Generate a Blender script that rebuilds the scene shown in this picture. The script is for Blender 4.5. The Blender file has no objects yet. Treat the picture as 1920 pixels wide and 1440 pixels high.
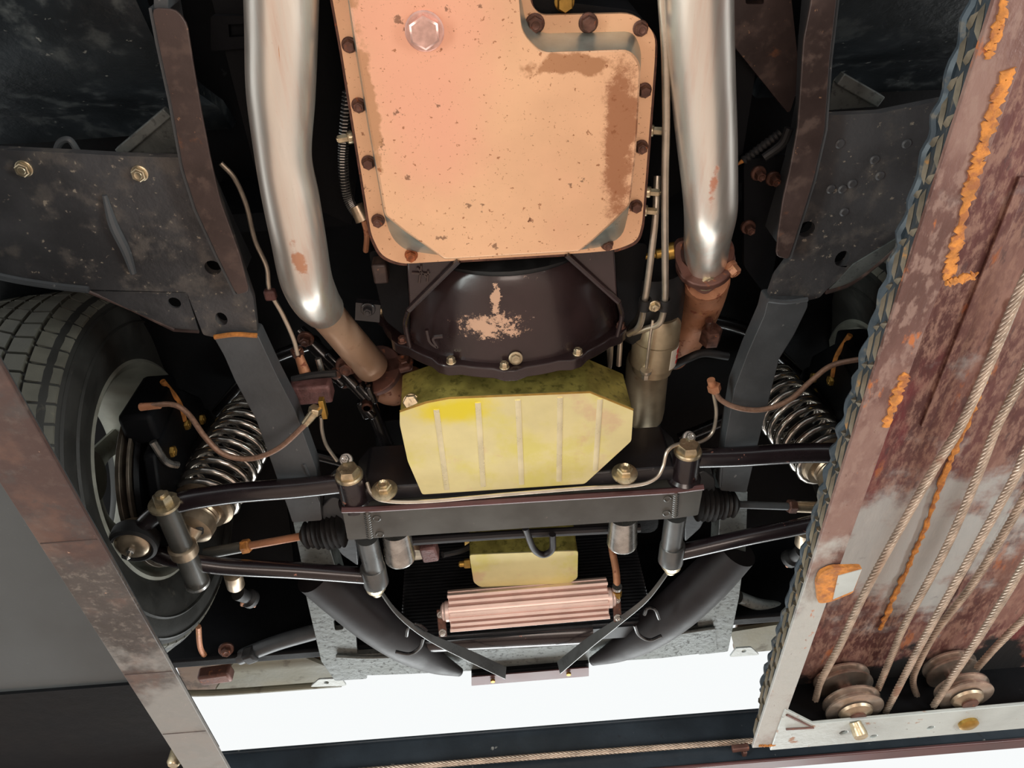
import bpy, bmesh, math, random
from mathutils import Vector, Matrix
from mathutils.geometry import tessellate_polygon
random.seed(7)
C = bpy.context.scene
ZC = 1.15                                  # camera height above the shop floor
# ------------------------------------------------------------------ camera
F_ = 1440.0
Yc = Vector((85, 1810, 1440)).normalized()
_t = -(1*Yc.x - 0.068*Yc.y)/Yc.z
Xc = Vector((1, -0.068, _t)).normalized()
Zc = Xc.cross(Yc)
cam = bpy.data.cameras.new('camera'); co = bpy.data.objects.new('camera', cam); C.collection.objects.link(co)
cam.sensor_width = 36; cam.lens = 36*F_/1920; cam.clip_start = 0.02
def tow(v): return Vector((Xc.dot(v), Yc.dot(v), Zc.dot(v)))
cx, cy, cz = tow(Vector((1, 0, 0))), tow(Vector((0, -1, 0))), tow(Vector((0, 0, -1)))
m = Matrix((cx, cy, cz)).transposed().to_4x4(); m.translation = (0, 0, ZC)
co.matrix_world = m; C.camera = co
# ------------------------------------------------------------------ world, lamps, exposure
W = bpy.data.worlds.new('world'); C.world = W; W.use_nodes = True
bg = W.node_tree.nodes['Background']; bg.inputs[0].default_value = (0.87, 0.89, 0.89, 1); bg.inputs[1].default_value = 1.0
C.view_settings.view_transform = 'Standard'; C.view_settings.look = 'None'
C.view_settings.gamma = 1; C.view_settings.use_curve_mapping = False; C.view_settings.exposure = 0.12
def lamp(name, loc, to, sx, sy, power, col):
    l = bpy.data.lights.new(name, 'AREA'); l.shape = 'RECTANGLE'; l.size = sx; l.size_y = sy; l.energy = power; l.color = col
    o = bpy.data.objects.new(name, l); C.collection.objects.link(o); o.location = loc
    o.rotation_euler = (Vector(to)-Vector(loc)).to_track_quat('-Z', 'Y').to_euler()
lamp('fill_light_left', (-2.2, -0.2, 0.5), (-0.1, 0.7, 2.1), 1.6, 0.5, 42, (0.90, 1.0, 0.97))  # unseen fill added for the broad light from the left
lamp('fill_light_right', (2.3, -0.2, 0.5), (0.2, 0.7, 2.1), 1.6, 0.5, 36, (0.92, 1.0, 0.98))  # matching unseen fill added on the right side
lamp('fill_light_floor', (0.1, -0.5, 0.15), (0.05, 0.7, 2.1), 0.9, 0.5, 9, (1.0, 0.86, 0.76))  # unseen warm fill added below to brighten the underside
lamp('fill_light_front', (0.0, 3.2, 1.5), (0.0, 1.0, 1.95), 2.4, 0.5, 42, (0.95, 1.0, 1.0))  # unseen lamp added to brighten edges that face the front
# ------------------------------------------------------------------ pixel to world helpers
def ray(u, v):
    return tow(Vector((u-960, v-720, F_)))
def P(u, v, h):
    d = ray(u, v); d = d*(h/d.z); return Vector((d.x, d.y, ZC+h))
def PY(u, v, y):
    d = ray(u, v); d = d*(y/d.y); return Vector((d.x, d.y, ZC+d.z))
XM = 0.035                                  # centre line of the car
def MR(p, s):
    return Vector(p) if s < 0 else Vector((2*XM-p[0], p[1], p[2]))
# ------------------------------------------------------------------ materials
def lin(c):
    r = []
    for x in c[:3]:
        x /= 255.0; r.append(x/12.92 if x <= 0.04045 else ((x+0.055)/1.055)**2.4)
    return (*r, 1)
def M(name, base, rough=0.5, metal=0.0, var=0.25, vs=9, spots=(), bump=None, stretch=(1, 1, 1), coat=0.0, rvar=0.15, spec=0.5):
    mt = bpy.data.materials.new(name); mt.use_nodes = True
    nt = mt.node_tree; N = nt.nodes; L = nt.links; b = N['Principled BSDF']
    geo = N.new('ShaderNodeNewGeometry'); mp = N.new('ShaderNodeMapping'); L.new(geo.outputs['Position'], mp.inputs[0])
    mp.inputs['Scale'].default_value = stretch
    def noise(sc, det=6, src=None, ro=0.6):
        n = N.new('ShaderNodeTexNoise'); n.inputs['Scale'].default_value = sc; n.inputs['Detail'].default_value = det
        n.inputs['Roughness'].default_value = ro; L.new(src or mp.outputs[0], n.inputs['Vector']); return n.outputs['Fac']
    def rng(fac, a, bb, c=0.0, d=1.0):
        r = N.new('ShaderNodeMapRange'); r.interpolation_type = 'SMOOTHSTEP'
        r.inputs[1].default_value = a; r.inputs[2].default_value = bb; r.inputs[3].default_value = c; r.inputs[4].default_value = d
        L.new(fac, r.inputs[0]); return r.outputs[0]
    def mix(fac, a, bc):
        x = N.new('ShaderNodeMix'); x.data_type = 'RGBA'; L.new(fac, x.inputs[0])
        if isinstance(a, tuple): x.inputs[6].default_value = a
        else: L.new(a, x.inputs[6])
        x.inputs[7].default_value = bc; return x.outputs[2]
    B = lin(base)
    n0 = noise(vs)
    dark = tuple(q*(1-var) for q in B[:3])+(1,); lite = tuple(min(1, q*(1+var)) for q in B[:3])+(1,)
    col = mix(rng(n0, 0.3, 0.7), dark, lite)
    rgh = rng(n0, 0.3, 0.7, max(0.03, rough-rvar*rough), min(1, rough+rvar*rough))
    met = None
    for s in spots:
        sc, lo, hi, c = s[:4]; o = s[4] if len(s) > 4 else {}
        f = noise(sc, 8, geo.outputs['Position'] if o.get('raw') else None, o.get('ro', 0.6))
        if 'loc' in o:                       # a stain with its own place: centre and radii
            vm = N.new('ShaderNodeVectorMath'); vm.operation = 'SUBTRACT'; L.new(geo.outputs['Position'], vm.inputs[0]); vm.inputs[1].default_value = o['loc']
            v2 = N.new('ShaderNodeVectorMath'); v2.operation = 'DIVIDE'; L.new(vm.outputs[0], v2.inputs[0]); v2.inputs[1].default_value = o['rad']
            v3 = N.new('ShaderNodeVectorMath'); v3.operation = 'LENGTH'; L.new(v2.outputs[0], v3.inputs[0])
            g = rng(v3.outputs['Value'], 1.25, 0.0, 0.0, 0.45)
            ad = N.new('ShaderNodeMath'); ad.operation = 'ADD'; L.new(f, ad.inputs[0]); L.new(g, ad.inputs[1]); f = ad.outputs[0]
        k = rng(f, lo, hi)
        if 'amt' in o:
            mu = N.new('ShaderNodeMath'); mu.operation = 'MULTIPLY'; L.new(k, mu.inputs[0]); mu.inputs[1].default_value = o['amt']; k = mu.outputs[0]
        col = mix(k, col, lin(c))
        if metal > 0 and o.get('dull', True):
            mm = N.new('ShaderNodeMix'); L.new(k, mm.inputs[0])
            if met is None: mm.inputs[2].default_value = metal
            else: L.new(met, mm.inputs[2])
            mm.inputs[3].default_value = 0.1; met = mm.outputs[0]
        rm = N.new('ShaderNodeMix'); L.new(k, rm.inputs[0]); L.new(rgh, rm.inputs[2]); rm.inputs[3].default_value = o.get('rough', 0.75); rgh = rm.outputs[0]
    L.new(col, b.inputs['Base Color']); L.new(rgh, b.inputs['Roughness'])
    if met is None: b.inputs['Metallic'].default_value = metal
    else: L.new(met, b.inputs['Metallic'])
    b.inputs['Specular IOR Level'].default_value = spec; b.inputs['Coat Weight'].default_value = coat; b.inputs['Coat Roughness'].default_value = 0.15
    if bump:
        bn = N.new('ShaderNodeBump'); bn.inputs['Strength'].default_value = bump[1]; bn.inputs['Distance'].default_value = bump[2] if len(bump) > 2 else 0.002
        L.new(noise(bump[0], 5), bn.inputs['Height']); L.new(bn.outputs[0], b.inputs['Normal'])
    return mt
RUST = (150, 78, 28); ORANGE = (214, 118, 22)
m_black = M('black_satin_paint', (30, 29, 32), 0.33, 0.0, 0.3, 12, [(60, .66, .74, (95, 88, 84), {'amt': .5})], bump=(140, .25, .001), coat=.25)
m_duct = M('matt_black_duct', (30, 26, 28), 0.5, 0, .2, 9, bump=(60, .2, .001), spec=.35)
m_blackg = M('black_gloss_paint', (20, 19, 21), 0.25, 0.0, 0.3, 9, [(70, .68, .74, (100, 92, 88), {'amt': .5})], bump=(60, .12, .001), coat=.5)
m_void = M('unlit_black_body', (10, 11, 14), 0.6, 0.0, 0.5, 5, [(45, .68, .76, (60, 64, 66), {'amt': .4})], bump=(50, .4, .002), spec=.15)  # near-black base and low specular put the cavity shade into the colour
m_floorpan = M('undercoated_floor_pan', (38, 45, 50), 0.42, 0.0, 0.5, 6, [(24, .52, .70, (104, 112, 112), {'amt': .5}), (90, .66, .70, (150, 155, 150), {'amt': .8})], bump=(60, .5, .003))
m_trans = M('dirty_black_crossplate', (64, 64, 66), 0.45, 0.1, 0.35, 7, [(30, .50, .66, (100, 94, 88), {'amt': .5}), (120, .64, .69, (150, 140, 125), {'amt': .8})], bump=(90, .6, .002))
m_rail = M('brown_black_frame_paint', (64, 51, 48), 0.42, 0.15, 0.35, 8, [(40, .50, .66, (92, 74, 66), {'amt': .6}), (22, .62, .70, (124, 76, 44), {'amt': .6}), (110, .66, .72, (160, 120, 90), {'amt': .7})], bump=(70, .4, .001))
m_railg = M('grey_frame_paint', (72, 75, 78), 0.45, 0.15, 0.25, 7, [(80, .68, .72, (130, 130, 128), {'amt': .6})], bump=(90, .35, .001))
m_weld = M('rusty_weld', (170, 110, 50), 0.7, 0.1, 0.4, 60, bump=(120, .8, .002))
m_galv = M('speckled_grey_front_frame', (98, 103, 101), 0.5, 0.3, 0.3, 14, [(110, .54, .64, (50, 52, 52), {'amt': .6})], bump=(70, .6, .002))
pipe_rust = P(556, 500, .84)
m_pipe = M('aluminised_exhaust_tube', (236, 230, 220), 0.33, 0.82, 0.05, 10, [(5, .45, .65, (214, 186, 170), {'amt': .6, 'dull': False, 'rough': .3}), (40, .80, .95, (172, 100, 44), {'loc': pipe_rust, 'rad': (.016, .055, .08), 'rough': .6, 'raw': 1, 'amt': .8}), (60, .78, .95, (180, 96, 50), {'loc': P(1342, 350, .84), 'rad': (.010, .055, .06), 'raw': 1, 'amt': .8}), (160, .69, .73, (150, 120, 90), {'amt': .6})], stretch=(9, .6, 9), bump=(14, .03, .0003))
m_pipe2 = M('heat_tinted_tube', (206, 172, 146), 0.36, 0.45, 0.12, 12, [(30, .60, .74, (150, 100, 70), {'amt': .5})], bump=(60, .15, .001))
m_manif = M('rusty_cast_manifold', (176, 122, 90), 0.55, 0.3, 0.2, 14, [(60, .56, .66, (120, 62, 40)), (22, .60, .70, (196, 150, 90), {'amt': .7})], bump=(120, .5, .002))
m_flange = M('brown_exhaust_flange', (104, 72, 64), 0.5, 0.4, 0.3, 20, [(60, .6, .7, (150, 92, 60))], bump=(100, .5, .001))
stain = P(1158, 250, .84)
m_pan = M('salmon_tinted_pan', (234, 188, 150), 0.34, 0.5, 0.08, 5, [  # salmon base and pinker patch hold the warm reflected light; stains are real
    (4, .55, .95, (240, 176, 150), {'loc': P(780, 120, .84), 'rad': (.12, .2, .1), 'raw': 1, 'amt': .8, 'dull': False, 'rough': .33}), (34, .66, .69, (96, 62, 40), {'raw': 1, 'amt': .8}),
    (34, .62, .84, (142, 84, 48), {'loc': P(1165, 255, .84), 'rad': (.030, .15, .05), 'raw': 1, 'amt': .85, 'ro': .75}),
    (30, .72, .84, (150, 96, 56), {'loc': P(1080, 120, .84), 'rad': (.09, .018, .05), 'raw': 1, 'amt': .8}),
    (36, .74, .86, (150, 104, 60), {'loc': P(690, 190, .84), 'rad': (.018, .16, .05), 'raw': 1, 'amt': .7}),
    (60, .705, .73, (110, 66, 40), {'raw': 1}), (150, .64, .67, (140, 84, 48), {'amt': .85}), (330, .64, .68, (150, 96, 60), {'amt': .6})],
    bump=(160, .12, .0006))
m_panside = M('bright_zinc_edge', (176, 184, 176), 0.35, 0.7, 0.15, 30, [(60, .64, .70, (120, 96, 60), {'amt': .7})])
m_bolt = M('dark_rusty_bolt', (98, 68, 58), 0.45, 0.5, 0.35, 90, [(120, .60, .70, (160, 84, 40))], bump=(200, .4, .001))
m_redbolt = M('red_stained_bolt', (150, 84, 50), 0.4, 0.4, 0.5, 120)
m_zincbolt = M('zinc_bolt', (196, 180, 150), 0.32, 0.85, 0.25, 80, [(90, .62, .70, (120, 100, 70), {'amt': .6})], bump=(200, .2, .001))
m_steel = M('bright_steel', (176, 174, 170), 0.28, 0.9, 0.2, 50)
m_line = M('steel_hard_line', (200, 188, 172), 0.35, 0.8, 0.1, 40, [(50, .65, .72, (140, 110, 84), {'amt': .5})])
m_hose = M('braided_brown_hose', (132, 102, 84), 0.45, 0.3, 0.2, 200, bump=(400, .5, .001))
m_zinc = M('yellow_zinc_plate', (236, 226, 170), 0.36, 0.5, 0.10, 6, [
    (7, .46, .60, (230, 222, 122), {'amt': .75, 'dull': False, 'rough': .36}),
    (9, .56, .66, (226, 190, 160), {'amt': .55, 'dull': False, 'rough': .36}),
    (6, .66, .90, (236, 218, 44), {'loc': P(850, 770, .85), 'rad': (.13, .045, .1), 'raw': 1, 'amt': .9, 'dull': False, 'rough': .36})], bump=(160, .15, .0008))
m_zincdk = M('olive_zinc_wall', (168, 158, 84), 0.4, 0.55, 0.3, 30, [(90, .52, .66, (84, 84, 40), {'amt': .6, 'dull': False, 'rough': .4})], bump=(200, .2, .001))
m_rib = M('pale_weld_rib', (236, 228, 190), 0.3, 0.6, 0.1, 20)
chip = (196, 158, 132)
m_bell = M('maroon_black_bellhousing', (46, 33, 34), 0.30, 0.1, 0.25, 9, [
    (60, .82, .88, chip, {'loc': P(915, 622, .865), 'rad': (.10, .040, .1), 'raw': 1, 'ro': .8}),
    (45, .86, .90, chip, {'loc': P(930, 565, .87), 'rad': (.018, .05, .1), 'raw': 1, 'ro': .75}),
    (90, .70, .73, (150, 128, 116), {'amt': .7})], bump=(90, .2, .001), coat=.3)
m_xm = M('black_powder_coat', (66, 65, 61), 0.36, 0.1, 0.2, 10, [(70, .68, .73, (130, 110, 100), {'amt': .5})], bump=(180, .12, .0008), coat=.3)
m_sleeve = M('satin_grey_sleeve', (104, 106, 106), 0.3, 0.6, 0.1, 20)
m_arm = M('black_control_arm_paint', (32, 24, 27), 0.27, 0.1, 0.25, 10, [(60, .68, .72, (190, 130, 110), {'amt': .7})], bump=(70, .12, .001), coat=.45)
m_spring = M('chromed_spring', (212, 206, 198), 0.2, 0.95, 0.2, 60)
m_alu = M('cast_aluminium', (168, 150, 128), 0.35, 0.8, 0.2, 40, bump=(120, .2, .001))
m_rub = M('black_rubber', (26, 25, 26), 0.6, 0.0, 0.3, 30, bump=(150, .3, .001))
m_tyre = M('tyre_rubber', (44, 44, 42), 0.62, 0.0, 0.25, 14, [(50, .62, .72, (84, 80, 70), {'amt': .45})], bump=(160, .35, .001))
m_tread = M('worn_tread_rubber', (98, 97, 88), 0.7, 0.0, 0.2, 20, [(60, .62, .72, (128, 122, 106), {'amt': .45})], bump=(160, .3, .001))
m_wheel = M('wheel_barrel_aluminium', (140, 140, 130), 0.5, 0.3, 0.2, 14, [(20, .6, .7, (110, 108, 98), {'amt': .5})])
m_rotor = M('dusty_rotor', (96, 88, 78), 0.5, 0.6, 0.3, 50)
m_pink = M('pink_anodised_cooler', (240, 212, 202), 0.35, 0.4, 0.06, 20)
m_brass = M('brass_fitting', (176, 140, 70), 0.35, 0.8, 0.2, 60)
m_start = M('dusty_starter_steel', (162, 146, 120), 0.42, 0.6, 0.2, 18, [(40, .62, .72, (110, 74, 40), {'amt': .7})], bump=(80, .2, .001))
m_label = M('white_sticker', (214, 206, 192), 0.5, 0, 0.06, 30)
m_red = M('red_print', (190, 36, 34), 0.5, 0, 0.1, 30)
m_mblock = M('maroon_brake_block', (100, 68, 66), 0.5, 0.2, 0.3, 60, bump=(160, .7, .002))
m_liftL = M('worn_grey_brown_steel', (80, 74, 71), 0.42, 0.35, 0.3, 7, [
    (80, .50, .62, (116, 106, 98), {'amt': .6, 'ro': .75}), (12, .66, .85, (66, 42, 36), {'loc': (-.49, .55, ZC+.6), 'rad': (.3, .25, .2), 'raw': 1, 'amt': .8}),
    (14, .50, .66, (96, 68, 56), {'amt': .6}), (18, .66, .73, (160, 92, 50), {'amt': .5}), (26, .56, .64, (64, 56, 54), {'amt': .6}), (90, .70, .73, (190, 150, 126), {'amt': .8}), (12, .62, .85, (146, 144, 140), {'loc': (-.49, 1.15, ZC+.6), 'rad': (.3, .35, .2), 'raw': 1, 'amt': .7})], bump=(80, .4, .001))
m_deckL = M('smooth_grey_deck_sheet', (74, 78, 80), 0.34, 0.25, 0.12, 4, [(200, .66, .72, (130, 136, 134), {'amt': .3})], bump=(300, .15, .0005))
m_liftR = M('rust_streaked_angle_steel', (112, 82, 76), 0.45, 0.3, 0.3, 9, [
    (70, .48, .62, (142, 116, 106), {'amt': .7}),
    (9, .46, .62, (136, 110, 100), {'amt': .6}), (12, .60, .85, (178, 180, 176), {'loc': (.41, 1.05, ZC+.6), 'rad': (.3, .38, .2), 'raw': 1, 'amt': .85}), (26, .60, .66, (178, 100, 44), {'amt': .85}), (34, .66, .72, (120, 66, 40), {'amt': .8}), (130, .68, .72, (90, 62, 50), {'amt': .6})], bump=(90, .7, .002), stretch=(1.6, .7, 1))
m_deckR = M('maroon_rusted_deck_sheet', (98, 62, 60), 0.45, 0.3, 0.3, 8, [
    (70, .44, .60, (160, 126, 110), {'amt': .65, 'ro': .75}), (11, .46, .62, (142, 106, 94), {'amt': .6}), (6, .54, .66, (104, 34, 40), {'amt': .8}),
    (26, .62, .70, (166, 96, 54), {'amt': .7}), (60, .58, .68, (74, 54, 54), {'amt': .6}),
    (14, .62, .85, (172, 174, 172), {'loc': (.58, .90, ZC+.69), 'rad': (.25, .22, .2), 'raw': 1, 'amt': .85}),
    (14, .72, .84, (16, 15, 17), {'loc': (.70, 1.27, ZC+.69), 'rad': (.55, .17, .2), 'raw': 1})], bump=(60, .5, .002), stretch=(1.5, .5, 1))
m_endR = M('chalky_grey_paint', (176, 182, 180), 0.5, 0.15, 0.1, 9, [(28, .62, .68, (150, 96, 54), {'amt': .8}), (100, .66, .72, (90, 80, 72), {'amt': .8})], bump=(90, .5, .002))
m_ridge = M('orange_scale_rust', (186, 120, 54), 0.8, 0.0, 0.35, 60, [(70, .50, .62, (146, 88, 52), {'amt': .8})], bump=(140, .9, .003))
m_tp = M('blue_black_checker_plate', (62, 72, 80), 0.5, 0.2, 0.3, 14, [(40, .56, .66, (120, 112, 98), {'amt': .6})], bump=(90, .4, .001))
m_tpd = M('worn_diamond_boss', (120, 110, 94), 0.5, 0.3, 0.3, 30, [(50, .60, .68, (196, 134, 60), {'amt': .6})])
m_rope = M('greasy_wire_rope', (184, 166, 150), 0.4, 0.65, 0.25, 40, [(20, .6, .7, (120, 72, 46), {'amt': .7})])
m_sheave = M('steel_sheave', (186, 168, 154), 0.24, 0.8, 0.3, 30)
m_beam = M('navy_crossbeam_paint', (44, 52, 60), 0.4, 0.2, 0.3, 6, [(34, .66, .70, (150, 150, 146), {'amt': .7}), (50, .6, .7, (24, 28, 34), {'amt': .6})], bump=(80, .4, .001))
m_beamlip = M('maroon_reflection_lip', (86, 56, 56), 0.4, 0.2, 0.2, 10)  # floor's maroon reflection on downward faces put into the base colour
m_rad = M('radiator_fins', (48, 50, 54), 0.4, 0.3, 0.2, 20)
m_brown = M('brown_inner_panel', (104, 82, 64), 0.6, 0.1, 0.3, 5, [(18, .55, .65, (60, 50, 42), {'amt': .7})], bump=(40, .4, .002))
m_olive = M('dusty_olive_panel', (110, 108, 92), 0.6, 0.1, 0.25, 6, [(18, .58, .7, (66, 58, 46), {'amt': .6})], bump=(60, .4, .002))
m_white = M('white_enamel_door', (232, 234, 234), 0.4, 0.0, 0.03, 3)
m_shop = M('warm_shop_floor', (204, 178, 162), 0.45, 0.0, 0.08, 1.2, [(3, .58, .70, (170, 118, 98), {'amt': .4})], bump=(30, .1, .001))

# ------------------------------------------------------------------ mesh builder
def frame(ax):
    ax = Vector(ax).normalized(); t = Vector((0, 0, 1)) if abs(ax.z) < .9 else Vector((1, 0, 0))
    a = ax.cross(t).normalized(); return ax, a, ax.cross(a)
def spline(pts, n=8):
    """Catmull-Rom through tuples of any length"""
    pts = [tuple(p) for p in pts]
    if len(pts) < 3: return pts
    q = [tuple(2*a-b for a, b in zip(pts[0], pts[1]))]+pts+[tuple(2*a-b for a, b in zip(pts[-1], pts[-2]))]
    out = []
    for i in range(1, len(q)-2):
        for k in range(n):
            t = k/n
            out.append(tuple(.5*(2*b+(c-a)*t+(2*a-5*b+4*c-d)*t*t+(3*b-a-3*c+d)*t**3) for a, b, c, d in zip(q[i-1], q[i], q[i+1], q[i+2])))
    out.append(pts[-1]); return out
def rnd(poly, r=0.01, n=4):
    """round the corners of a list of Vectors"""
    out = []; N = len(poly)
    for i in range(N):
        a, b, c = poly[i-1], poly[i], poly[(i+1) % N]
        rr = r[i] if isinstance(r, (list, tuple)) else r
        d1, d2 = (a-b), (c-b); l = min(rr, d1.length*.45, d2.length*.45)
        p, q = b+d1.normalized()*l, b+d2.normalized()*l
        for k in range(n+1):
            t = k/n; out.append((1-t)**2*p+2*t*(1-t)*b+t*t*q)
    return out
class MB:
    def __init__(s): s.v = []; s.f = []
    def add(s, vs, fs):
        o = len(s.v); s.v += [Vector(p) for p in vs]; s.f += [tuple(o+i for i in f) for f in fs]; return s
    def rings(s, rs, cap0=True, cap1=True, closed=False):
        n = len(rs[0]); vs = [p for r in rs for p in r]; fs = []
        R = len(rs)
        for i in range(R if closed else R-1):
            j = (i+1) % R
            for k in range(n):
                l = (k+1) % n; fs.append((i*n+k, i*n+l, j*n+l, j*n+k))
        if not closed:
            if cap0: fs.append(tuple(range(n))[::-1])
            if cap1: fs.append(tuple((R-1)*n+k for k in range(n)))
        return s.add(vs, fs)
    def lathe(s, c, ax, prof, seg=24, closed=False, cap0=True, cap1=True, ang=None):
        ax, a, b = frame(ax); c = Vector(c); rs = []
        for t, r in prof:
            rs.append([c+ax*t+(a*math.cos(2*math.pi*k/seg)+b*math.sin(2*math.pi*k/seg))*max(r, 1e-4) for k in range(seg)])
        return s.rings(rs, cap0, cap1, closed)
    def cyl(s, p, q, r, r2=None, seg=20, ch=0.0):
        p, q = Vector(p), Vector(q); L = (q-p).length; r2 = r if r2 is None else r2
        pr = [(0, r-ch), (ch, r), (L-ch, r2), (L, r2-ch)] if ch else [(0, r), (L, r2)]
        return s.lathe(p, q-p, pr, seg)
    def tube(s, pts, r, seg=12, n=8, smooth=True, flat=None):
        """pts: (x,y,z) or (x,y,z,r)"""
        pp = [tuple(p)+((r,) if len(p) == 3 else ()) for p in pts]
        if smooth: pp = spline(pp, n)
        rs = []; up = None
        for i, p in enumerate(pp):
            a = Vector(pp[max(i-1, 0)][:3]); b = Vector(pp[min(i+1, len(pp)-1)][:3]); t = (b-a).normalized()
            if up is None: _, up, _ = frame(t)
            up = (up-t*up.dot(t)).normalized(); w = t.cross(up)
            if flat:                          # ribbon: half width along flat[0] direction, half thickness flat[2]
                d = Vector(flat[0]); e = (d-t*d.dot(t)).normalized(); g = t.cross(e)
                rs.append([Vector(p[:3])+e*p[3]*math.cos(2*math.pi*k/seg+math.pi/seg)+g*flat[1]*math.sin(2*math.pi*k/seg+math.pi/seg) for k in range(seg)])
            else:
                rs.append([Vector(p[:3])+(up*math.cos(2*math.pi*k/seg)+w*math.sin(2*math.pi*k/seg))*p[3] for k in range(seg)])
        return s.rings(rs)
    def hexa(s, p, ax, r, h, dome=.15):
        ax, a, b = frame(ax); p = Vector(p); rs = []
        for t, k in ((0, 1), (h*(1-dome), 1), (h, .86)):
            rs.append([p+ax*t+(a*math.cos(math.pi*i/3)+b*math.sin(math.pi*i/3))*r*k for i in range(6)])
        return s.rings(rs)
    def bolt(s, p, ax, r, h=None, wash=1.5, recess=True):
        ax = Vector(ax).normalized(); h = h or r*.9; p = Vector(p)
        s.lathe(p, ax, [(-h*.3, r*wash), (h*.1, r*wash), (h*.22, r*wash*.9), (h*.25, r*.9)], 20)
        s.hexa(p+ax*h*.2, ax, r, h)
        if recess: s.lathe(p+ax*h*1.2, ax, [(0, r*.55), (h*.08, r*.5), (h*.02, r*.38)], 14)
        return s
    def plate(s, poly, t, holes=(), up=(0, 0, 1)):
        up = Vector(up)*t; loops = [poly]+list(holes); base = [p for l in loops for p in l]; n = len(base)
        tri = tessellate_polygon(loops)
        fs = [tuple(x) for x in tri]+[tuple(n+i for i in x)[::-1] for x in tri]; o = 0
        for l in loops:
            k = len(l)
            for i in range(k): j = (i+1) % k; fs.append((o+i, o+j, n+o+j, n+o+i))
            o += k
        return s.add(base+[p+up for p in base], fs)
    def box(s, lo, hi):
        x0, y0, z0 = lo; x1, y1, z1 = hi
        return s.add([(x0, y0, z0), (x1, y0, z0), (x1, y1, z0), (x0, y1, z0), (x0, y0, z1), (x1, y0, z1), (x1, y1, z1), (x0, y1, z1)],
                     [(0, 3, 2, 1), (4, 5, 6, 7), (0, 1, 5, 4), (1, 2, 6, 5), (2, 3, 7, 6), (3, 0, 4, 7)])
    def obox(s, c, ax, sx, sy, sz, side=None):
        ax = Vector(ax).normalized(); sd = Vector(side) if side else frame(ax)[1]; sd = (sd-ax*sd.dot(ax)).normalized(); w = ax.cross(sd); c = Vector(c)
        vs = [c+ax*sx*i/2+sd*sy*j/2+w*sz*k/2 for k in (-1, 1) for j in (-1, 1) for i in (-1, 1)]
        return s.add(vs, [(0, 1, 3, 2), (4, 6, 7, 5), (0, 4, 5, 1), (2, 3, 7, 6), (0, 2, 6, 4), (1, 5, 7, 3)])
    def build(s, name, mat, parent=None, label=None, cat=None, group=None, kind=None, bevel=0.0, sharp=35, sub=0):
        me = bpy.data.meshes.new(name)
        lo = [min(p[i] for p in s.v) for i in range(3)]; hi = [max(p[i] for p in s.v) for i in range(3)]
        c = Vector([(a+b)/2 for a, b in zip(lo, hi)])
        me.from_pydata([p-c for p in s.v], [], s.f); me.validate()
        bm = bmesh.new(); bm.from_mesh(me); bmesh.ops.recalc_face_normals(bm, faces=bm.faces); bm.to_mesh(me); bm.free()
        for p in me.polygons: p.use_smooth = True
        me.set_sharp_from_angle(angle=math.radians(sharp))
        me.materials.append(mat)
        o = bpy.data.objects.new(name, me); C.collection.objects.link(o)
        o['wl'] = tuple(c)
        if parent is not None: o.parent = parent; o.location = c-Vector(parent['wl'])
        else: o.location = c
        if bevel:
            b = o.modifiers.new('bevel', 'BEVEL'); b.width = bevel; b.segments = 2; b.limit_method = 'ANGLE'; b.angle_limit = math.radians(40)
        tag(o, label, cat, group, kind); return o
def tag(o, label=None, cat=None, group=None, kind=None):
    for k, v in (('label', label), ('category', cat), ('group', group), ('kind', kind)):
        if v: o[k] = v
    return o
def thing(name, loc, label, cat, group=None, kind=None):
    o = bpy.data.objects.new(name, None); C.collection.objects.link(o); o.location = loc; o['wl'] = tuple(loc); o.empty_display_size = .05
    return tag(o, label, cat, group, kind)
def circ(c, r, n=16, sy=1.0):
    c = Vector(c); return [c+Vector((math.cos(2*math.pi*k/n)*r, math.sin(2*math.pi*k/n)*r*sy, 0)) for k in range(n)]
def PP(pts, h): return [P(u, v, h) for u, v in pts]
def copyto(o, parent, wloc):
    c = o.copy(); C.collection.objects.link(c); c.parent = parent; c['wl'] = tuple(wloc); c.location = Vector(wloc)-Vector(parent['wl']); return c
DN = Vector((0, 0, -1))
Z = lambda h: ZC+h

# ================================================================== setting
f_ = MB().box((-5, -5, -.05), (5, 6, 0)).build('floor', m_shop, kind='structure')
# wall ahead with a white panelled roll-up door
MB().box((-5, 5.0, 0), (-2.4, 5.15, 3.1)).add([], []).box((3.4, 5.0, 0), (5, 5.15, 3.1)).build('wall_front', m_white, kind='structure')
dr = thing('door_1', (.5, 5.05, 0), None, None, kind='structure')
for i in range(6):
    MB().box((-2.39, 5.02, .01+i*.513), (3.39, 5.08, .505+i*.513)).build('panel', m_white, dr, bevel=.01)
MB().tube([(1.2, 5.0, 2.75), (1.5, 4.98, 2.98), (2.6, 4.98, 3.0), (2.9, 5.0, 2.8)], .012, 8).build('handle', m_white, dr)

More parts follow.
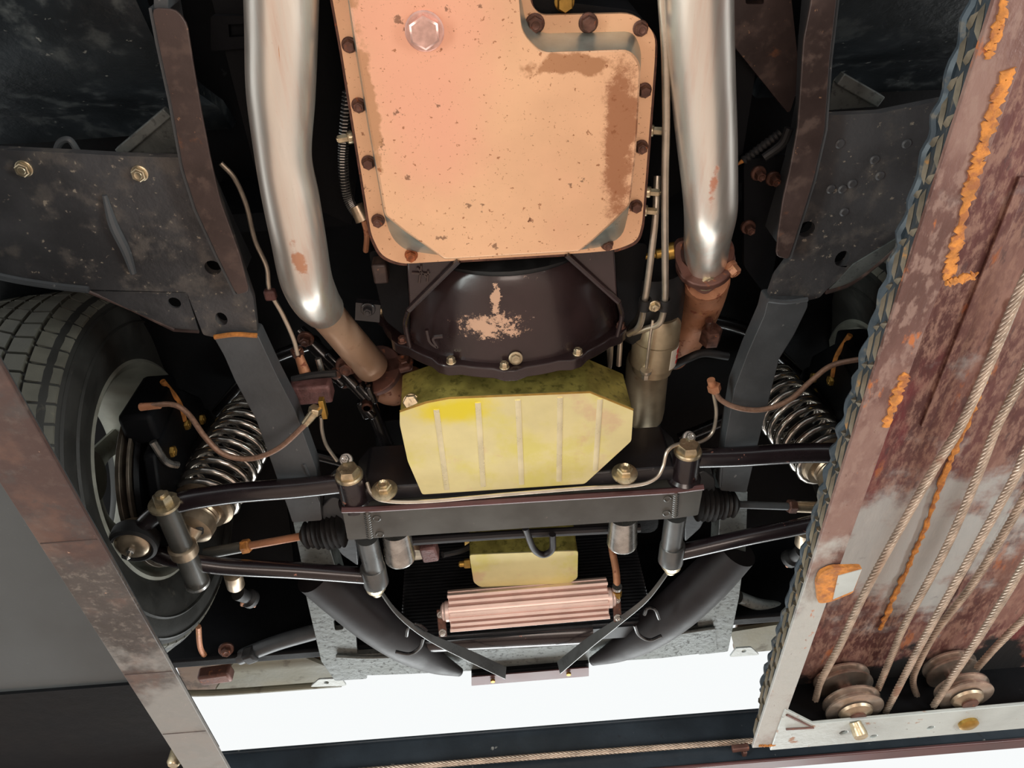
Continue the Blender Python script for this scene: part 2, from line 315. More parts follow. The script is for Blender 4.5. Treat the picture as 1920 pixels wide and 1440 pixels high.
# ================================================================== car body above everything
t = BODY = thing('car_body', (XM, .5, Z(1.1)), 'dark unlit body shell and wheel arches enclosing the whole underside', 'car body')
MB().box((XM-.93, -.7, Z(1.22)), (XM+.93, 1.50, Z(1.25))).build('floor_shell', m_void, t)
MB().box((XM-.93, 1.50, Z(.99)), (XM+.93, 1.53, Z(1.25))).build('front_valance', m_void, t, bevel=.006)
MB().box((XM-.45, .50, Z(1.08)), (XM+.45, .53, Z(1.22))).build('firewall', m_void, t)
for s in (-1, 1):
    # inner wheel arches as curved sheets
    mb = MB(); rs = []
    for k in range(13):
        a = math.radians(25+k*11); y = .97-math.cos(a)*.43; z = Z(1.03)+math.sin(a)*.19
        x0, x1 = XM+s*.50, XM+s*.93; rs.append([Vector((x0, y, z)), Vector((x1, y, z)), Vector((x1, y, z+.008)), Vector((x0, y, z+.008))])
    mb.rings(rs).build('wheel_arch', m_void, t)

# floor pans either side of the frame
def pan_side(s, u0, label):
    mb = MB(); rs = []
    x0, x1 = (XM+s*.40, XM+s*.95)
    for k in range(20):
        y = -.45+k*.045; q = max(0, (y-.16)/.22); z = Z(.955)+.22*min(q, 1)**2+(.004*math.sin(y*90) if k < 14 else 0)
        zz = z + .03
        rs.append([Vector((x0, y, z)), Vector((XM+s*.7, y, z-.012)), Vector((x1, y, z+.01)), Vector((x1, y, zz)), Vector((x0, y, zz))])
    t = thing('floor_pan', (XM+s*.66, -.05, Z(.95)), label, 'floor panel')
    mb.rings(rs).build('sheet', m_floorpan, t, sharp=60)
    MB().tube([(x0, .10, Z(.952)), (x1, .085, Z(.957))], .005, 8, smooth=False).build('seam', m_floorpan, t)
    for k in range(5):
        p = (XM+s*(.44+k*.052), .145+.004*(k % 2), Z(.949)); MB().lathe(p, DN, [(-.008, .006), (.0, .006), (.003, .003)], 10).build('rivet', m_floorpan, t)
    return t
pan_side(-1, 0, 'scuffed blue-black floor pan at the top left corner')
pan_side(1, 0, 'smooth dark floor pan with a row of dimples, top right')
# tunnel sheets between rails and pipes
t = BODY
for s in (-1, 1):
    pts = [(XM+s*.33, -.5, Z(1.0)), (XM+s*.33, .42, Z(1.0)), (XM+s*.22, .50, Z(1.02)), (XM+s*.17, .3, Z(1.06)), (XM+s*.17, -.5, Z(1.06))]
    MB().plate([Vector(p) for p in pts], .01).build('side_sheet', m_void, t)
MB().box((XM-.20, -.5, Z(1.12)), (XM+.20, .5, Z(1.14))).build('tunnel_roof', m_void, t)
MB().plate(rnd(PP([(1375, -40), (1480, -40), (1500, 150), (1480, 215), (1375, 85)], .98), .008), .02, [rnd(PP([(1398, -20), (1432, -20), (1432, 8), (1398, 8)], .98), .003)]).build('slotted_plate', m_rail, t)
MB().plate(rnd(PP([(395, 30), (468, 30), (468, 90), (395, 96)], .985), .004), .01, [PP([(428, 46), (464, 44), (464, 68), (430, 70)], .985)]).build('slotted_plate', m_void, t)
# ================================================================== transmission
t = thing('transmission_pan', P(950, 250, .84), 'large salmon-coloured transmission oil pan with drain plug and rusty flange bolts', 'oil pan')
fl = [(600, -130), (975, -130), (990, -30), (996, 10), (1014, 29), (1190, 25), (1229, 62), (1228, 110), (1204, 420), (1195, 452), (1154, 469), (1100, 474), (752, 495), (715, 480), (696, 440), (640, 90)]
FR = [.01, .02, .01, .01, .012, .02, .03, .01, .01, .03, .02, .01, .03, .02, .01, .01]
MB().plate(rnd(PP(fl, .885), FR), .006).build('flange', m_pan, t, bevel=.0012)
MB().plate(rnd(PP([(x+(4 if x > 900 else -4), y+4) for x, y in fl], .8925), FR), .004).build('gasket', m_bolt, t)
inn = [(640, -90), (960, -90), (975, -20), (985, 40), (1015, 62), (1188, 58), (1203, 95), (1190, 300), (1178, 400), (1168, 446), (1120, 466), (1085, 466), (835, 480), (760, 470), (735, 448), (719, 400), (690, 240), (660, 60)]
out = [(640, -95), (962, -95), (972, -20), (978, 60), (1015, 99), (1181, 93), (1202, 120), (1192, 290), (1181, 384), (1147, 418), (1110, 452), (1086, 471), (833, 486), (795, 458), (760, 434), (722, 404), (693, 240), (663, 55)]
R2 = [.01, .015, .01, .012, .01, .02, .01, .003, .003, .003, .003, .003, .003, .003, .003, .003, .003, .003]
rb = rnd(PP(out, .84), R2); rb2 = rnd([P(u+(x-u)*.02, v+(y-v)*.02, .842) for (u, v), (x, y) in zip(out, inn)], R2); rt = rnd(PP(inn, .886), [.01, .02, .01, .02, .02, .02, .01, .01, .01, .02, .02, .004, .004, .02, .02, .01, .01, .01])
cen = sum(rb, Vector())/len(rb)
rin = [cen+(p-cen)*.985+DN*.0012 for p in rb]
MB().rings([rt, rb2], True, False).build('sump_wall', m_panside, t, sharp=50)
mb = MB(); mb.rings([rb2, rb, rin], False, False); o = len(mb.v)
tri = tessellate_polygon([rin]); mb.add(rin, [tuple(x) for x in tri]); mb.build('sump_bottom', m_pan, t, sharp=50)
bp = [(655, 84), (673, 197), (691, 304), (709, 413), (771, 478), (1138, 457), (1192, 386), (1202, 275), (1208, 169), (1201, 53), (1103, 43), (1003, 44), (642, -20), (968, -60)]
b0 = None
for i, (u, v) in enumerate(bp):
    p = P(u, v, .8845)
    r = .0068 if i not in (10, 11) else .0085
    b = MB().bolt(p, DN, r, .008, 1.25, i % 2 == 1).build('bolt', m_redbolt if i == 4 else m_bolt, t)
MB().lathe(P(796, 58, .8385), DN, [(-.002, .02), (.0015, .02), (.003, .0185), (.003, .0165)], 28).hexa(P(796, 58, .836), DN, .0165, .01).build('drain_plug', M('plug_pinkish_steel', (214, 172, 160), .35, .6, .2, 60, [(60, .66, .74, (220, 90, 60))]), t)
# gearbox case above pan
t = thing('gearbox', P(930, 150, .95), 'black gearbox casing just showing above and beside its salmon pan', 'gearbox')
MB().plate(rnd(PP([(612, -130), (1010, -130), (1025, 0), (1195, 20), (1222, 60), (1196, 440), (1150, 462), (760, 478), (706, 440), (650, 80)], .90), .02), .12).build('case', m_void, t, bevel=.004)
for i, (u, v) in enumerate([(655, 258), (1222, 245), (1216, 360), (1210, 395)]):
    MB().bolt(P(u, v, .91), (-.9 if u < 900 else .9, 0, -.3), .005, .012).build('case_bolt', m_zincbolt, t)
MB().hexa(P(1058, 4, .90), DN, .009, .012).lathe(P(1058, 2, .90), DN, [(-.02, .011), (0.002, .011), (.003, .009)], 20).build('line_fitting', m_brass, t)

# spring-wrapped cable by the pan
t = thing('vacuum_hose', P(648, 300, .93), 'thin coil-wrapped black hose running down the left of the salmon pan', 'hose')
path = spline([P(652, 170, .95), P(646, 250, .95), P(644, 310, .945), P(652, 370, .94), P(672, 405, .93)], 20)
MB().tube(path, .0045, 8, smooth=False).build('core', m_rub, t)
mb = MB(); cp = []
for i in range(len(path)*4-4):
    k = i/4; a, b = Vector(path[int(k)]), Vector(path[min(int(k)+1, len(path)-1)]); c = a.lerp(b, k-int(k)); ax, e, g = frame(b-a)
    cp.append(c+(e*math.cos(i*.9)+g*math.sin(i*.9))*.006)
MB().tube(cp, .0011, 5, smooth=False).build('wire_wrap', m_steel, t)
MB().cyl(P(668, 385, .93), P(682, 412, .925), .009, .011).build('end_fitting', m_alu, t)
MB().tube([P(682, 412, .925), P(688, 440, .93), P(686, 470, .95)], .004, 8).build('stub_pipe', m_manif, t)
# ================================================================== bell housing
t = thing('bell_housing', P(960, 600, .88), 'maroon-black bellhousing with chipped paint between the salmon and yellow pans', 'bellhousing')
cyv = P(967, 697, .86).y; ce = Vector((XM, cyv, Z(1.06)))
mb = MB(); prof = [(-.138, .166), (-.132, .170), (-.11, .176), (-.05, .188), (-.015, .194), (0, .196)]
rs = []
for ty, r in prof:
    ring = []
    for k in range(49):
        a = math.radians(-20+220*k/48); wave = 1
        if ty < -.03: wave = 1+.03*math.cos(4*(a-math.pi/2))*(-ty/.165)
        ring.append(ce+Vector((math.cos(a)*r*wave, ty, -math.sin(a)*r*wave)))
    rs.append(ring)
n = 49; vs = [p for r in rs for p in r]; fs = [(i*n+k, i*n+k+1, (i+1)*n+k+1, (i+1)*n+k) for i in range(len(rs)-1) for k in range(n-1)]
MB().add(vs, fs).build('shell', m_bell, t, sharp=60)
mb = MB(); rs = []
for ty, r in ((-.012, .185), (-.012, .205), (-.010, .207), (0.006, .207), (.006, .185)):
    rs.append([ce+Vector((math.cos(math.radians(-15+210*k/48))*(r+(.007 if (k % 6) < 2 and r > .2 else 0)), ty, -math.sin(math.radians(-15+210*k/48))*(r+(.007 if (k % 6) < 2 and r > .2 else 0)))) for k in range(49)])
vs = [p for r in rs for p in r]; fs = [(i*n+k, i*n+k+1, ((i+1) % 5)*n+k+1, ((i+1) % 5)*n+k) for i in range(5) for k in range(n-1)]
MB().add(vs, fs).build('rim_flange', m_bell, t, bevel=.0015)
for k in (0, 6, 12, 18, 25, 30, 36, 42, 48):
    a = math.radians(-15+210*k/48); p = ce+Vector((math.cos(a)*.204, -.012, -math.sin(a)*.204))
    MB().bolt(p, (0, -1, 0), .006, .007, 1.2).build('bolt', m_zincbolt if k % 4 else m_bolt, t)
MB().bolt(P(967, 672, .862), (0, -.3, -1), .007, .006, 1.4).build('bolt', m_start, t)
# corner webs beside the bell
for s in (-1, 1):
    o_ = [(762, 480), (768, 580), (860, 490), (850, 478)] if s < 0 else [(1152, 466), (1158, 562), (1062, 478), (1070, 466)]
    MB().plate(PP(o_, .888), .05).build('corner_web', m_bell, t, bevel=.002)
    q = [P(766, 582, .886), P(860, 489, .884)] if s < 0 else [P(1160, 566, .886), P(1062, 478, .884)]
    MB().tube(q, .004, 8, smooth=False).build('web_edge', m_bell, t)
    q = [P(766, 582, .886), P(760, 610, .90), P(768, 650, .90)] if s < 0 else [P(1160, 566, .886), P(1166, 592, .90), P(1158, 630, .90)]
    MB().tube(q, .0035, 8).build('casting_ridge', m_bell, t)
mb = MB()
for a, b in (((782, 502), (800, 520)), ((772, 512), (806, 514)), ((790, 498), (786, 530)), ((803, 508), (801, 528))):
    mb.tube([P(*a, .886), P(*b, .886)], .0016, 6, smooth=False)
mb.build('casting_mark', m_rail, t)
mb = MB(); pts = [(800, 618), (806, 640), (820, 650), (812, 634), (830, 630)]
mb.tube([P(u, v, .872) for u, v in pts], .003, 6).build('cast_lettering', m_bell, t)
# dark half moon disc standing for the shaded hollow at the shell edge
MB().lathe(ce+Vector((0, -.145, 0)), (0, 1, 0), [(0, .1), (.006, .160), (.012, .163)], 40).build('hollow_shade_disc', m_rub, t)
# engine block lumps
t = thing('engine_block', (XM, .8, Z(1.1)), 'dark engine block hidden in shadow above the yellow oil pan', 'engine')
MB().plate(rnd(PP([(700, 790), (1240, 770), (1235, 1000), (720, 1000)], 1.04), .03), .14).build('block', m_void, t, bevel=.01)
for s in (-1, 1):
    MB().plate(rnd(PP([(690, 470), (762, 470), (770, 640), (720, 600)] if s < 0 else [(1150, 460), (1215, 455), (1195, 590), (1165, 625)], .94), .01), .08).build('side_lug', m_void, t, bevel=.005)
MB().obox(P(714, 505, .93), (0, 1, 0), .03, .02, .03).build('lug', m_rail, t, bevel=.003)
MB().obox(P(690, 582, .95), (1, .2, 0), .035, .03, .012).bolt(P(690, 580, .942), DN, .007, .008).build('engine_mount_ear', m_black, t)
MB().lathe(P(1215, 560, 1.0), (0, 1, 0), [(-.06, .05), (-.03, .055), (.04, .055), (.06, .045)], 24).build('oil_filter', m_rub, t)
# ================================================================== yellow zinc engine sump
t = thing('engine_sump', P(965, 830, .85), 'yellow zinc-plated engine oil pan with cut corners above the crossmember', 'oil pan')
bo = [(750, 771), (800, 754), (842, 746), (1106, 735), (1187, 768), (1183, 827), (1096, 907), (792, 927), (765, 865), (750, 796)]
to = [(757, 697), (770, 688), (850, 683), (1110, 672), (1166, 690), (1183, 780), (1096, 880), (800, 900), (770, 840), (752, 760)]
rbo = rnd(PP(bo, .85), .004, 2); rto = rnd([P(bo[i][0], bo[i][1], .85)+Vector((0, 0, .0)) for i in range(len(bo))], .004, 2)
# true vertical walls, rear wall leans a little
def lift_ring(r, dz, k=1.0):
    c = sum(r, Vector())/len(r); return [Vector((c.x+(p.x-c.x)*k, c.y+(p.y-c.y)*k, p.z+dz)) for p in r]
MB().rings([lift_ring(rbo, .002, .998), lift_ring(rbo, .085, 1.005)], False, True).build('sump_wall', m_zincdk, t, sharp=25)
c = sum(rbo, Vector())/len(rbo)
MB().plate([c+(p-c)*1.003 for p in rbo], .003).build('sump_floor', m_zinc, t, bevel=.0012)
ribs = [((818, 768), (838, 918)), ((896, 755), (906, 912)), ((971, 750), (978, 908)), ((1050, 745), (1048, 902)), ((1125, 748), (1116, 882))]
for a, b in ribs:
    MB().tube([tuple(P(*a, .8498))+(.0045,), tuple(P(*b, .8498))+(.0045,)], .0035, 8, smooth=False, flat=((1, 0, 0), .0014)).build('rib', m_rib, t)
ed = [P(u, v, .8495) for u, v in bo[:5]]
MB().tube(ed, .0018, 6, smooth=False).build('weld_bead', m_brass, t)
MB().lathe(P(771, 754, .866), (0, -.5, -.8), [(-.02, .012), (0, .012)], 20).hexa(P(771, 753, .866), (0, -.5, -.8), .0115, .012).build('drain_plug', m_zincbolt, t)
# ================================================================== frame rails
def rail(s, label):
    t = thing('frame_rail', (XM+s*.375, .5, Z(.88)), label, 'frame rail')
    if s < 0:
        up = [(280, -60), (318, -60), (319, 16), (332, 20), (350, 43), (360, 107), (377, 207), (395, 300), (413, 377), (450, 480), (467, 548), (443, 553), (425, 520), (407, 480), (367, 393), (343, 317), (320, 190), (297, 83), (284, 17)]
        up = [(284, 15), (330, 18), (350, 43), (360, 107), (377, 207), (395, 300), (413, 377), (450, 480), (467, 548), (443, 553), (407, 480), (367, 393), (343, 317), (320, 190), (297, 83)]
        top = [(286, -80), (314, -80), (316, 20), (288, 20)]
        low = [(400, 632), (483, 628), (520, 707), (553, 770), (593, 880), (604, 976), (548, 980), (540, 955), (480, 787), (440, 713), (420, 667)]
        low2 = [(549, 978), (603, 976), (640, 1100), (575, 1105)]
        holes = []
    else:
        up = [(1525, -60), (1575, -60), (1569, 0), (1556, 112), (1547, 244), (1526, 337), (1511, 386), (1479, 487), (1455, 481), (1460, 430), (1468, 375), (1481, 319), (1496, 240), (1507, 75), (1522, 0)]
        top = None
        low = [(1440, 563), (1514, 561), (1515, 575), (1489, 628), (1461, 673), (1447, 729), (1433, 786), (1422, 830), (1400, 924), (1350, 920), (1360, 825), (1377, 729), (1402, 662), (1433, 592)]
        low2 = [(1352, 915), (1402, 920), (1398, 1040), (1345, 1050)]
    MB().plate(rnd(PP(up, .875), .006, 2), .004).build('lower_flange', m_rail, t, bevel=.001)
    # web
    e = up[:][11:] + [up[0]] if s < 0 else up[2:8]
    wl = [P(u, v, .877) for u, v in ((284, 15), (297, 83), (320, 190), (343, 317), (367, 393), (407, 480), (443, 552))] if s < 0 else [P(u, v, .877) for u, v in up[1:8]]
    mb = MB(); rs = []
    for p in wl: rs.append([p, p+Vector((-s*-.003, 0, 0)), p+Vector((-s*-.003, 0, .1)), p+Vector((0, 0, .1))])
    mb.rings(rs).build('web', m_railg, t)
    if top: MB().plate(PP(top, .885), .08).build('rear_rail_end', m_railg, t, bevel=.002)
    MB().plate(rnd(PP(low, .885), .004, 2), .03).build('lower_box', m_railg, t, bevel=.002)
    MB().plate(rnd(PP(low2, .93), .004, 2), .05).build('front_stub', m_galv, t, bevel=.002)
    w = ([P(402, 632, .884), P(440, 627, .884), P(482, 629, .884)], m_weld) if s < 0 else ([P(1440, 563, .884), P(1475, 566, .884), P(1514, 561, .884)], m_railg)
    MB().tube(w[0], .0035, 8).build('weld_bead', w[1], t)
    rr = [P(570, 870, .884), P(585, 905, .884), P(598, 940, .884)] if s < 0 else [P(1356, 850, .884), P(1352, 880, .884), P(1350, 912, .884)]
    MB().tube(rr, .0022, 6).build('edge_weld', m_railg, t)
    return t
rail(-1, 'long brown-black frame rail descending left of the exhaust pipe')
rail(1, 'dark frame rail bending down on the right of the exhaust pipe')
# transverse outriggers
t = thing('outrigger', P(200, 420, .9), 'wide dirty black outrigger plate with two silver bolts, upper left', 'frame plate')
oh = [circ(P(399, 502, .895), .0105), circ(P(415, 598, .895), .008, 14, 1.3)]
MB().plate(rnd(PP([(-140, 274), (0, 281), (130, 287), (240, 293), (350, 296), (400, 340), (475, 560), (483, 629), (400, 632), (381, 628), (350, 548), (167, 543), (0, 518), (-140, 480)], .895), .003, 2), .012, oh).build('plate', m_trans, t, bevel=.001)
MB().tube([P(-140, 481, .894), P(0, 518, .893), P(90, 534, .893), P(167, 543, .893)], .005, 8).build('rolled_edge', m_railg, t)
MB().tube([tuple(P(196, 366, .893))+(.003,), tuple(P(212, 420, .892))+(.006,), tuple(P(236, 470, .892))+(.006,), tuple(P(250, 512, .893))+(.004,)], .005, 8).build('pressed_ridge', m_railg, t)
g = [P(167, 546, .895), P(350, 549, .895), P(372, 622, .895), P(327, 618, .905), P(247, 579, .905)]
MB().plate(g, .004, [circ(P(327, 568, .897), .0085)]).build('gusset', m_trans, t, bevel=.001)
MB().tube([P(167, 547, .893), P(247, 580, .903), P(327, 619, .903), P(372, 622, .893)], .0025, 6, smooth=False).build('gusset_edge', m_rail, t)
for u, v in ((45, 316), (262, 325)): MB().bolt(P(u, v, .894), DN, .0085, .006, 1.15).build('bolt', m_zincbolt, t)
MB().tube([P(104, 290, .93), P(112, 268, .93), P(130, 262, .93), P(145, 282, .93)], .004, 8).build('loop', m_railg, t)
br = PP([(228, 278), (312, 212), (336, 230), (338, 288), (232, 290)], .935)
o = MB().plate(br, .003).obox((P(229, 282, .93)+P(312, 212, .93))/2, P(312, 212, .93)-P(229, 282, .93), .085, .012, .012).build('angle_bracket', m_galv, t, bevel=.002)
t = thing('outrigger', P(1640, 380, .9), 'pitted dark outrigger plate with an oval hole, right of the frame rail', 'frame plate')
MB().plate(rnd(PP([(1540, 213), (1562, 216), (1650, 212), (1774, 187), (1860, 160), (1850, 370), (1700, 440), (1600, 500), (1548, 545), (1537, 558), (1517, 563), (1440, 563), (1455, 520), (1485, 480)], .895), .003, 2), .012, [circ(P(1512, 430, .895), .0115), circ(P(1579, 485, .895), .010, 16, 1.2)]).build('plate', m_trans, t, bevel=.001)
g = [P(1700, 440, .896), P(1689, 456, .897), P(1636, 501, .905), P(1593, 532, .905), P(1548, 547, .897)]
MB().tube([tuple(p)+(.004,) for p in g], .004, 8).build('curled_gusset_edge', m_rail, t)
MB().plate([P(1700, 436, .893), P(1689, 458, .897), P(1636, 503, .905), P(1593, 534, .905), P(1548, 549, .897), P(1600, 496, .893)], .003).build('gusset', m_galv, t)
for u, v in ((1575, 270), (1580, 355), (1640, 300), (1598, 345), (1558, 355), (1583, 398), (1700, 270), (1650, 330)):
    MB().lathe(P(u, v, .894), DN, [(-.002, .006), (0, .006), (.0015, .004)], 12).build('dimple', m_trans, t)
br = PP([(1562, 152), (1575, 139), (1648, 186), (1646, 200), (1552, 208)], .935)
MB().plate(br, .003).obox((P(1572, 145, .93)+P(1650, 190, .93))/2, P(1650, 190, .93)-P(1572, 145, .93), .066, .014, .012).build('angle_bracket', m_galv, t, bevel=.002)
MB().tube([P(1432, 296, .95), P(1466, 270, .95), P(1480, 240, .95)], .006, 10).build('loom_end', m_rub, t)
# bolts and side plate right of the pipe
t = thing('mount_plate', P(1430, 400, .97), 'black engine-bay side plate with three small bolts right of the right pipe', 'bracket')
MB().plate(rnd(PP([(1395, 300), (1480, 290), (1455, 480), (1440, 560), (1395, 500)], .975), .01), .01).build('plate', m_void, t)
for u, v in ((1422, 325), (1450, 335), (1403, 426)): MB().bolt(P(u, v, .973), DN, .007, .012).build('bolt', m_bolt, t)
t = thing('coiled_wire', P(1440, 275, .95), 'short ribbed black loom end with an orange tip beside the right frame rail', 'cable')
mb = MB(); a, b = P(1392, 302, .95), P(1468, 245, .96)
mb.lathe(a, b-a, [(i*.003, .006 if i % 2 else .0045) for i in range(int((b-a).length/.003))], 12).build('corrugated_sleeve', m_rub, t)
MB().cyl(a, a+(a-b).normalized()*.008, .003, .001).build('orange_tip', m_weld, t)
# ================================================================== exhaust
def pipe(name, label, big, small, fl, s):
    t = thing(name, P(big[2][0], big[2][1], big[2][2]), label, 'exhaust pipe')
    MB().tube([tuple(P(u, v, h))+(r,) for u, v, h, r in big], .037, 32, 10).build('pipe', m_pipe, t, sharp=80)
    if small: MB().tube([tuple(P(u, v, h))+(r,) for u, v, h, r in small], .03, 28, 6).build('reducer', m_pipe2, t, sharp=80)
    return t
t = pipe('exhaust_pipe', 'wide silvery exhaust pipe on the left with an orange rust patch at its bend',
     [(528, -170, .88, .037), (528, -60, .88, .0375), (528, 60, .88, .0375), (527, 180, .88, .037), (531, 290, .882, .0325), (545, 370, .884, .034), (560, 450, .886, .034), (573, 520, .895, .034), (590, 560, .92, .033), (606, 580, .94, .030)],
     [(598, 572, .935, .027), (622, 600, .965, .026), (660, 645, 1.0, .027), (697, 688, 1.03, .028)], None, -1)
MB().tube([P(513, -60, .846), P(520, 60, .844), P(526, 140, .844)], .0012, 6).build('seam', m_weld, t)
a, b = P(660, 645, 1.0), P(705, 695, 1.035); ax = (b-a).normalized()
t = thing('exhaust_flange', b, 'rusty left exhaust flange and manifold outlet beside the yellow sump', 'flange')
MB().lathe(b-ax*.006, ax, [(0, .030), (0, .046), (.012, .046), (.012, .03)], 28).build('ring', m_flange, t, bevel=.002)
fa, fb, fc = frame(ax)
MB().obox(b, ax, .012, .13, .035, side=(1, -.2, 0)).build('ear_plate', m_flange, t, bevel=.008)
for k in (-1, 1):
    q = b+Vector((1, -.2, 0)).normalized()*.055*k; MB().bolt(q-ax*.006, -ax, .010, .011, 1.2).build('bolt', m_bolt, t)
MB().tube([tuple(b+ax*.006)+(.032,), tuple(P(728, 722, 1.06))+(.034,), tuple(P(752, 728, 1.09))+(.03,), tuple(P(780, 715, 1.12))+(.03,)], .03, 24).build('manifold_outlet', m_manif, t)
t = pipe('exhaust_pipe', 'straight silvery exhaust pipe on the right with a maroon reflection and small rust spot',
     [(1298, -170, .88, .037), (1306, -60, .88, .0375), (1310, 40, .88, .0375), (1317, 150, .88, .0365), (1325, 260, .88, .0355), (1331, 350, .885, .034), (1332, 400, .895, .0335), (1326, 450, .925, .0315), (1322, 500, .96, .030)], None, None, 1)
b = P(1322, 492, .955); ax = (P(1322, 500, .96)-P(1326, 450, .925)).normalized()
t = thing('exhaust_flange', b, 'brown three-bolt exhaust flange under the right pipe with a bright bolt', 'flange')
MB().lathe(b-ax*.007, ax, [(0, .030), (0, .042), (.014, .042), (.014, .03)], 28).build('ring', m_flange, t, bevel=.002)
pl = PP([(1268, 452), (1264, 482), (1285, 530), (1322, 556), (1354, 530), (1380, 476), (1372, 446)], .935)
MB().plate(rnd(pl, .012), .010, [circ(P(1322, 468, .935), .034, 24)]).build('ear_plate', m_flange, t, bevel=.002)
MB().bolt(P(1326, 525, .934), DN, .012, .010, 1.5).build('bolt', m_zincbolt, t, label='bright zinc bolt')
MB().bolt(P(1370, 500, .936), (.5, .5, -1), .009, .012, 1.1).build('bolt', m_manif, t)
MB().lathe(P(1326, 520, .975), (0, .6, 1), [(0, .034), (.02, .036), (.03, .03)], 24).build('collar', m_manif, t)
MB().tube([tuple(P(1324, 525, 1.0))+(.036,), tuple(P(1318, 560, 1.03))+(.034,), tuple(P(1305, 600, 1.05))+(.031,), tuple(P(1285, 640, 1.07))+(.028,), tuple(P(1262, 668, 1.1))+(.026,)], .03, 28).build('downpipe', m_manif, t, sharp=80)
a, b = P(1270, 468, .95), P(1188, 486, .95)
t = thing('oxygen_sensor', a, 'brass-tipped sensor stub sticking left out of the right exhaust flange', 'sensor')
MB().lathe(a, b-a, [(0, .012), (.014, .012), (.016, .007), (.03, .007), (.032, .005), (.052, .004), (.06, .001)], 12).build('probe', m_brass, t, sharp=40)
MB().hexa(a, b-a, .011, .016).build('hex_base', m_weld, t)
# ================================================================== steel lines by the right pipe
t = thing('cooler_line', P(1246, 300, .88), 'long pale steel line running beside the right exhaust pipe, right of the pair', 'pipe')
MB().tube([P(1238, -80, .88), P(1241, 0, .88), P(1247, 94, .88), P(1249, 225, .88), P(1247, 337, .885), P(1247, 487, .90), P(1247, 555, .915), P(1243, 590, .925), P(1234, 608, .93), P(1212, 616, .94), P(1186, 624, .95)], .0048, 12).build('tube', m_line, t)
t = thing('cooler_line', P(1220, 480, .9), 'shorter pale steel line left of its twin, beside the salmon pan corner', 'pipe')
MB().tube([P(1232, 330, .93), P(1229, 405, .91), P(1222, 470, .905), P(1213, 540, .915), P(1208, 568, .92), P(1204, 596, .93), P(1196, 615, .94), P(1178, 627, .95)], .0048, 12).build('tube', m_line, t)
MB().tube([P(1234, 340, .935), P(1231, 375, .925), P(1229, 400, .915)], .0062, 10).build('rubber_sleeve', m_rub, t)
t = thing('line_clamp', P(1227, 573, .91), 'small black two-line clamp with a zinc bolt below the steel lines', 'clamp')
for u in (1209, 1246): MB().lathe(P(u, 570, .918), (0, 1, .1), [(-.009, .0065), (-.009, .009), (.009, .009), (.009, .0065)], 14, closed=True).build('cushion', m_rub, t)
MB().obox(P(1227, 573, .915), (1, 0, 0), .035, .014, .004).build('strap', m_bolt, t, bevel=.001)
MB().bolt(P(1227, 574, .912), DN, .006, .006).build('bolt', m_zincbolt, t)
# starter motor
t = thing('starter_motor', P(1232, 650, .95), 'dusty cylindrical starter motor with a red and white sticker', 'motor')
a, b = P(1236, 590, .97), P(1222, 690, .965); ax = (b-a).normalized(); L = (b-a).length
MB().lathe(a, ax, [(0, .028), (.012, .035), (L*.42, .036), (L*.43, .034), (L*.44, .036), (L*.88, .036), (L*.89, .033), (L*1.03, .031), (L*1.06, .024)], 36).build('casing', m_start, t, sharp=40)
MB().tube([P(1224, 600, .935), P(1218, 640, .93), P(1212, 690, .93)], .0022, 8).bolt(P(1211, 697, .93), (0, 1, 0), .006, .012).build('through_bolt', m_line, t)
mb = MB()
for k in range(6):
    pass
ax_, e1, e2 = frame(ax)
def patch(c, ax, r, t0, t1, a0, a1, n=8):
    ax, e1, e2 = frame(ax); side = Vector((1, 0, 0)); side = (side-ax*side.dot(ax)).normalized(); dn = Vector((0, 0, -1)); dn = (dn-ax*dn.dot(ax)).normalized()
    vs = []; fs = []
    for k in range(n+1):
        A = a0+(a1-a0)*k/n; d = side*math.sin(A)+dn*math.cos(A)
        for rr in (r, r+.0006):
            for tt in (t0, t1): vs.append(c+ax*tt+d*rr)
    for k in range(n):
        o = k*4; fs += [(o+2, o+3, o+7, o+6), (o, o+4, o+5, o+1), (o, o+2, o+6, o+4), (o+1, o+5, o+7, o+3)]
    fs += [(0, 1, 3, 2), (n*4, n*4+2, n*4+3, n*4+1)]
    return vs, fs
MB().add(*patch(a, ax, .036, L*.48, L*.84, .55, 1.4)).build('sticker', m_label, t)
mb = MB()
for k in range(3): mb.add(*patch(a, ax, .0367, L*(.52+.1*k), L*(.58+.1*k), .95, 1.3, 4))
mb.build('sticker_print', m_red, t)
t = thing('steel_cylinder', P(1208, 760, 1.0), 'dull brown steel cylinder under the starter motor, right of the yellow sump', 'cylinder')
MB().lathe(P(1215, 670, 1.02), P(1206, 785, 1.03)-P(1215, 670, 1.02), [(0, .034), (.01, .036), (.12, .036), (.14, .034)], 28).build('body', m_start, t)
# ================================================================== crossmember
XZ = .84
t = thing('front_crossmember', P(975, 985, XZ), 'black powder-coated front suspension crossmember spanning under the yellow sump', 'crossmember')
bot = PP([(642, 958), (692, 957), (1265, 922), (1318, 915), (1309, 966), (1265, 972), (700, 1009), (652, 1013)], XZ)
MB().plate(rnd(bot, .004, 2), .10).build('box_beam', m_xm, t, bevel=.003)
MB().tube([P(641, 956, XZ+.002), P(692, 955, XZ+.002), P(1265, 920, XZ+.002), P(1319, 913, XZ+.002)], .005, 8, smooth=False).build('rear_lip', m_beamlip, t)
y0 = P(700, 955, XZ).y-.028
MB().plate([Vector((XM-.245, y0, Z(XZ+.018))), Vector((XM+.245, y0, Z(XZ+.018))), Vector((XM+.27, y0+.03, Z(XZ+.018))), Vector((XM-.27, y0+.03, Z(XZ+.018)))], .10).build('rear_face', m_black, t, bevel=.004)
